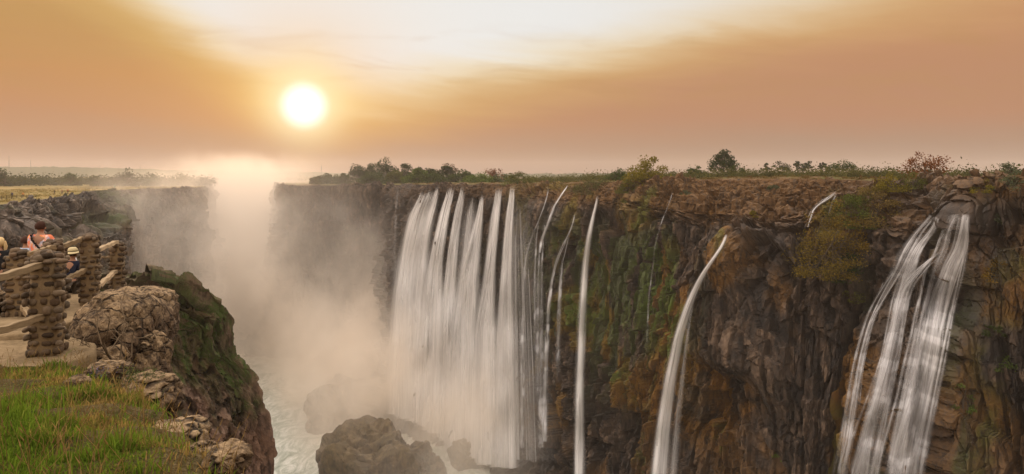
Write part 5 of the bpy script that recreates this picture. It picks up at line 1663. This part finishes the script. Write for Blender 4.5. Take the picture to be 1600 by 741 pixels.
# ------------------------------------------------------------------ radio masts
def mast(label, u, vb, vt, Y):
    x, y, z = pt(u, vb, Y); H = (vb - vt) / F * Y
    root = tag(empty('radio_mast', (x, y, z - 6)), label, 'mast', 'radio masts on the horizon')
    H += 6
    b = Buf()
    c0 = (0.05, 0.045, 0.045)
    wb, wt_ = 0.05 * H, 0.018 * H
    n_ = 9
    P_ = lambda i, k: np.array([math.cos(k * 2.094 + 0.4), math.sin(k * 2.094 + 0.4), 0]) * (wb + (wt_ - wb) * i / n_) * 0.5 + np.array([0, 0, H * 0.9 * i / n_])
    for k in range(3):
        tube(b, [P_(0, k), P_(n_, k)], 0.22, 4, c0)
        for i in range(n_):
            tube(b, [P_(i, k), P_(i + 1, (k + 1) % 3)], 0.12, 4, c0, cap=False)
            tube(b, [P_(i, k), P_(i, (k + 1) % 3)], 0.12, 4, c0, cap=False)
    link('lattice', b.mesh('lattice', False), M_METAL, root)
    b = Buf(); tube(b, [(0, 0, H * 0.88), (0, 0, H)], [0.25, 0.12], 5, c0)
    link('antenna', b.mesh('antenna'), M_METAL, root)


mast('tallest radio mast on the hills at the left edge', 14, 262, 242, 2150)
mast('second radio mast on the hills near the left edge', 48, 263, 249, 2150)
mast('short distant mast on the hills above the woodland middle', 155, 265, 258, 2150)
mast('short thick mast stub above the big round woodland tree', 185, 266, 262, 2150)
mast('faint mast above the hills near the mist', 219, 268, 258, 2150)
mast('thin mast standing in the mist left of the grove', 502, 272, 257, 1500)

# ------------------------------------------------------------------ foreground plants
# grass blades
rg = np.random.default_rng(800)
N = 250000
Yb = 2.6 + 7.2 * rg.random(N) ** 1.35
ub = rg.uniform(-420, 420, N)
Xb = (ub - 800) / F * Yb
e = edge_d(Xb, Yb)
onpath = (Yb > np.interp(Xb, [-13, -6.9, -6.28, -6.0], [7.9, 8.40, 8.72, 9.3])) & (Xb < -6.0)
patch = fbm2(Xb * 1.1, Yb * 1.1, 801, 3)
rocks_ = [(-3.95, 7.2, 0.42), (-5.35, 8.55, 0.28), (-4.35, 6.7, 0.14), (-2.62, 5.25, 0.26), (-1.86, 4.1, 0.17), (-2.15, 4.65, 0.16)]
ok = (e < 0.10 + 0.12 * patch) & ~onpath & (rg.random(N) < np.clip(0.75 + 1.1 * patch - 1.0 * sm(e, -0.7, 0.0), 0.06, 1))
for (rx, ry, rr) in rocks_:
    ok &= np.hypot(Xb - rx, Yb - ry) > rr
Xb, Yb, patch, e = Xb[ok], Yb[ok], patch[ok], e[ok]
n_ = len(Xb)
Zb = ground_z(Xb, Yb) - 0.01
tall = fbm2(Xb * 0.8 + 5, Yb * 0.8, 805, 3)
hgt = rg.uniform(0.025, 0.072, n_) * (1 + 0.9 * np.clip(tall, -0.7, 1.4)); hgt *= 0.45 + 1.1 * sm(fbm2(Xb * 4.5, Yb * 4.5, 807, 2), -0.5, 0.7); hgt *= np.where(rg.random(n_) < 0.06, 2.2, 1.0)
th = rg.uniform(0, 2 * math.pi, n_); bend = rg.uniform(0.1, 0.9, n_) * hgt
wd = rg.uniform(0.0022, 0.0045, n_) * (0.6 + Yb / 7)
dxy = np.stack([np.cos(th), np.sin(th), 0 * th], 1); sd = np.stack([-np.sin(th), np.cos(th), 0 * th], 1)
p0 = np.stack([Xb, Yb, Zb], 1)
p1 = p0 + dxy * (bend * 0.3)[:, None] + np.array([0, 0, 1]) * (hgt * 0.6)[:, None]
p2 = p0 + dxy * bend[:, None] + np.array([0, 0, 1]) * (hgt * np.sqrt(np.clip(1 - (bend / hgt) ** 2 * 0.5, 0.2, 1)))[:, None]
vv = np.stack([p0 - sd * wd[:, None], p0 + sd * wd[:, None], p1 + sd * (wd * 0.8)[:, None], p1 - sd * (wd * 0.8)[:, None], p2], 1).reshape(-1, 3)
bi = np.arange(n_) * 5
f4 = np.stack([bi, bi + 1, bi + 2, bi + 3], 1); f3 = np.stack([bi + 3, bi + 2, bi + 4], 1)
dry = sm(fbm2(Xb * 1.6 + 40, Yb * 1.6, 810, 3) + 0.5 * sm(e, -1.6, -0.1) + rg.normal(size=n_) * 0.30 - 0.16, 0.0, 0.75)
cg = np.array((0.092, 0.145, 0.016)) * (1 - dry[:, None]) + np.array((0.24, 0.165, 0.055)) * dry[:, None]
cg *= rg.uniform(0.7, 1.6, (n_, 1))
me = mesh_np('grass', vv, [f3, f4], True, {'col': np.repeat(cg, 5, 0)})
tag(link('grass', me, M_GRASS), 'green and straw coloured grass on the foreground slope', 'grass', None, 'stuff')

# straw stalks with seed heads
b = Buf()
for i in range(420):
    y = 3.0 + 5.6 * rg.random() ** 1.2; u_ = rg.uniform(-20, 380); x = (u_ - 800) / F * y
    if edge_d(np.array([x]), np.array([y]))[0] > -0.03 or (x < -6.0 and y > 8.2): continue
    z = float(ground_z(x, y)); h_ = rg.uniform(0.16, 0.34); a = rg.uniform(0, 6.28); bd = rg.uniform(0.1, 0.6) * h_
    pts_ = [(x, y, z), (x + math.cos(a) * bd * 0.3, y + math.sin(a) * bd * 0.3, z + h_ * 0.6), (x + math.cos(a) * bd, y + math.sin(a) * bd, z + h_)]
    c = np.array((0.30, 0.20, 0.08)) * rg.uniform(0.6, 1.3)
    tube(b, pts_, [0.0022, 0.0018, 0.0012], 3, c, cap=False)
    tube(b, [pts_[2], (pts_[2][0] + math.cos(a) * 0.02, pts_[2][1] + math.sin(a) * 0.02, pts_[2][2] + 0.035)], [0.004, 0.001], 4, c, cap=False)
tag(link('straw', b.mesh('straw'), M_GRASS), 'dry straw stalks with seed heads among the green grass', 'straw', None, 'stuff')


def twig_shrub(name, label, loc, H, W, seed, col, n_main=5, depth=3, leaves=None, cat='shrub', r0=0.012):
    rg = np.random.default_rng(seed)
    root = tag(empty(name, loc), label, cat)
    b = Buf(); tips = []

    def grow(p, d, L, r_, k):
        d = d / np.linalg.norm(d)
        p1 = p + d * L * 0.5 + rg.normal(size=3) * 0.06 * L; p2 = p + d * L + rg.normal(size=3) * 0.10 * L
        tube(b, [p, p1, p2], [r_, r_ * 0.85, r_ * 0.65], 5, np.array(col) * rg.uniform(0.8, 1.2), cap=False)
        tips.append(p2)
        if k > 0:
            for q_ in range(rg.integers(2, 4)):
                dd = d + rg.normal(size=3) * 0.65; dd[2] += 0.12
                grow(p2 if q_ else p1, dd, L * rg.uniform(0.5, 0.8), r_ * 0.6, k - 1)
    for i in range(n_main):
        a = i / n_main * 6.28 + rg.random()
        grow(np.array([0, 0, -0.05]), np.array([math.cos(a) * W / H, math.sin(a) * W / H, 1.0]), H * 0.42, r0, depth)
    link('stem', b.mesh('stem'), M_BARK, root)
    if leaves:
        cols, nl, sz = leaves
        t = np.array(tips)[rg.integers(0, len(tips), nl)] + rg.normal(size=(nl, 3)) * 0.03
        v, f = leaf_quads(t, sz, seed)
        m_ = rg.random((nl, 1)); c = np.array(cols[0]) * (1 - m_) + np.array(cols[1]) * m_
        link('foliage', mesh_np('foliage', v, f, True, {'col': np.repeat(c, 4, 0)}), M_LEAF, root)
    return root


def twp(u, v, Y): return pt(u, v, Y)


twig_shrub('dead_shrub', 'bare twisted dead shrub in front of the big pale boulder', twp(186, 572, 10.0), 1.35, 0.75, 851, (0.14, 0.10, 0.06), 4, 3, cat='shrub', r0=0.016)
twig_shrub('dead_shrub', 'tangle of fine brown twigs at the foot of the big pale boulder', twp(130, 560, 9.9), 0.62, 0.5, 852, (0.075, 0.05, 0.03), 14, 3, cat='shrub', r0=0.006)
twig_shrub('weed', 'dark leafy weed at the left edge of the grass', twp(22, 690, 5.2), 0.36, 0.24, 853, (0.05, 0.035, 0.02), 7, 2, (((0.03, 0.05, 0.014), (0.075, 0.085, 0.03)), 900, 0.014), 'weed', 0.005)
twig_shrub('weed', 'purple flowered weed beside the small half buried rock', twp(168, 628, 6.9), 0.24, 0.26, 854, (0.05, 0.06, 0.02), 9, 2, (((0.035, 0.06, 0.02), (0.16, 0.13, 0.26)), 420, 0.012), 'weed', 0.004)
twig_shrub('weed', 'purple flowered weed near the flat pale rock by the pillar', twp(158, 588, 8.2), 0.2, 0.22, 855, (0.05, 0.06, 0.02), 8, 2, (((0.035, 0.06, 0.02), (0.16, 0.13, 0.26)), 300, 0.013), 'weed', 0.004)
twig_shrub('weed', 'grey green bushy weed on the rounded brink boulder', twp(214, 612, 7.0), 0.36, 0.35, 856, (0.06, 0.06, 0.03), 12, 2, (((0.05, 0.07, 0.025), (0.11, 0.12, 0.05)), 1300, 0.014), 'weed', 0.004)
twig_shrub('weed', 'dark green weed tuft in the upper grass left of the rocks', twp(85, 612, 7.6), 0.22, 0.2, 857, (0.04, 0.05, 0.02), 9, 2, (((0.02, 0.04, 0.012), (0.05, 0.08, 0.02)), 600, 0.014), 'weed', 0.004)

# ------------------------------------------------------------------ air: haze over everything, spray in the gorge


def closed_box(name, lo, hi, mat):
    (a, b_, c), (d, e_, f_) = lo, hi
    v = [(a, b_, c), (d, b_, c), (d, e_, c), (a, e_, c), (a, b_, f_), (d, b_, f_), (d, e_, f_), (a, e_, f_)]
    f = [(0, 3, 2, 1), (4, 5, 6, 7), (0, 1, 5, 4), (1, 2, 6, 5), (2, 3, 7, 6), (3, 0, 4, 7)]
    return link(name, mesh_np(name, np.array(v, float), np.array(f)), mat)


m, n, out = material('evening haze')
pv = n.n('ShaderNodeVolumePrincipled')
pv.inputs['Color'].default_value = (0.95, 0.88, 0.82, 1)
pv.inputs['Density'].default_value = 0.00012
pv.inputs['Anisotropy'].default_value = 0.2
n.t.links.new(pv.outputs[0], out.inputs['Volume'])
tag(closed_box('haze', (-2900, -60, -110), (2900, 3000, 62), m), 'warm evening haze in the air', 'haze', None, 'stuff')

m, n, out = material('waterfall spray')
P = posn(n)
s3 = n.n('ShaderNodeSeparateXYZ'); n.t.links.new(P, s3.inputs[0])
px, py, pz = s3.outputs
nz1 = n.noise(n.mapping(P, (1, 1, 0.7)), 0.022, 4, 0.6, 0.6)
nzf = n.ss(nz1, 0.30, 0.72)
topn = n.m('ADD', pz, n.m('MULTIPLY', n.m('SUBTRACT', nz1, 0.5), -52.0))
# plume rising out of the gorge corridor
axis = n.m('ADD', n.m('MULTIPLY', py, 0.425), px)               # 0 on the corridor line
plume = n.m('MULTIPLY', n.gauss(axis, 6.0, 26.0), n.m('SUBTRACT', 1.0, n.ss(topn, -12.0, 18.0)))
plume = n.m('MULTIPLY', plume, n.ss(py, 330.0, 420.0))
plume = n.m('MULTIPLY', plume, 0.030)
# spray boiling up from the foot of the falls along the far wall
foot = n.m('MULTIPLY', n.gauss(py, 322.0, 34.0), n.m('MULTIPLY', n.ss(px, -185.0, -120.0), n.m('SUBTRACT', 1.0, n.ss(px, -62.0, -22.0))))
foot = n.m('MULTIPLY', foot, n.m('SUBTRACT', 1.0, n.ss(topn, -78.0, -8.0)))
foot = n.m('MULTIPLY', foot, 0.0135)
# spray hugging the base of the near curtain
base_ = n.m('MULTIPLY', n.m('MULTIPLY', n.ss(py, 165.0, 235.0), n.m('SUBTRACT', 1.0, n.ss(px, -18.0, 20.0))), n.m('SUBTRACT', 1.0, n.ss(topn, -94.0, -48.0)))
base_ = n.m('MULTIPLY', base_, n.m('MULTIPLY', n.ss(n.m('ADD', px, n.m('MULTIPLY', n.m('SUBTRACT', py, 215.0), 0.5)), -80.0, -52.0), 0.042))
# thin veil drifting along the left wall
veil_ = n.m('MULTIPLY', n.m('MULTIPLY', n.gauss(axis, -36.0, 32.0), n.ss(py, 250.0, 320.0)), n.m('SUBTRACT', 1.0, n.ss(topn, -18.0, 6.0)))
veil_ = n.m('MULTIPLY', veil_, 0.011)
bil = n.m('MULTIPLY', n.m('MULTIPLY', n.gauss(axis, 2.0, 46.0), n.gauss(py, 335.0, 42.0)), n.m('SUBTRACT', 1.0, n.ss(topn, -26.0, 10.0)))
bil = n.m('MULTIPLY', bil, 0.0055)
low = n.m('MULTIPLY', n.m('MULTIPLY', n.ss(py, 225.0, 340.0), n.m('SUBTRACT', 1.0, n.ss(px, -30.0, 5.0))), n.m('MULTIPLY', n.m('SUBTRACT', 1.0, n.ss(topn, -90.0, -30.0)), 0.006))
tot = n.m('ADD', n.m('ADD', n.m('ADD', plume, foot), n.m('ADD', base_, n.m('ADD', veil_, bil))), low)
nz2 = n.noise(P, 0.055, 4, 0.6, 0.8)
tot = n.m('MULTIPLY', tot, n.m('ADD', 0.10, n.m('MULTIPLY', n.m('MULTIPLY', nzf, n.ss(nz2, 0.25, 0.65)), 1.9)))
pv = n.n('ShaderNodeVolumePrincipled')
pv.inputs['Color'].default_value = (1.0, 0.925, 0.83, 1)
pv.inputs['Anisotropy'].default_value = 0.2
n.put(pv.inputs['Density'], tot)
n.t.links.new(pv.outputs[0], out.inputs['Volume'])
tag(closed_box('mist', (-330, 160, -101.5), (25, 640, 34), m), 'glowing spray rising from the gorge', 'mist', None, 'stuff')
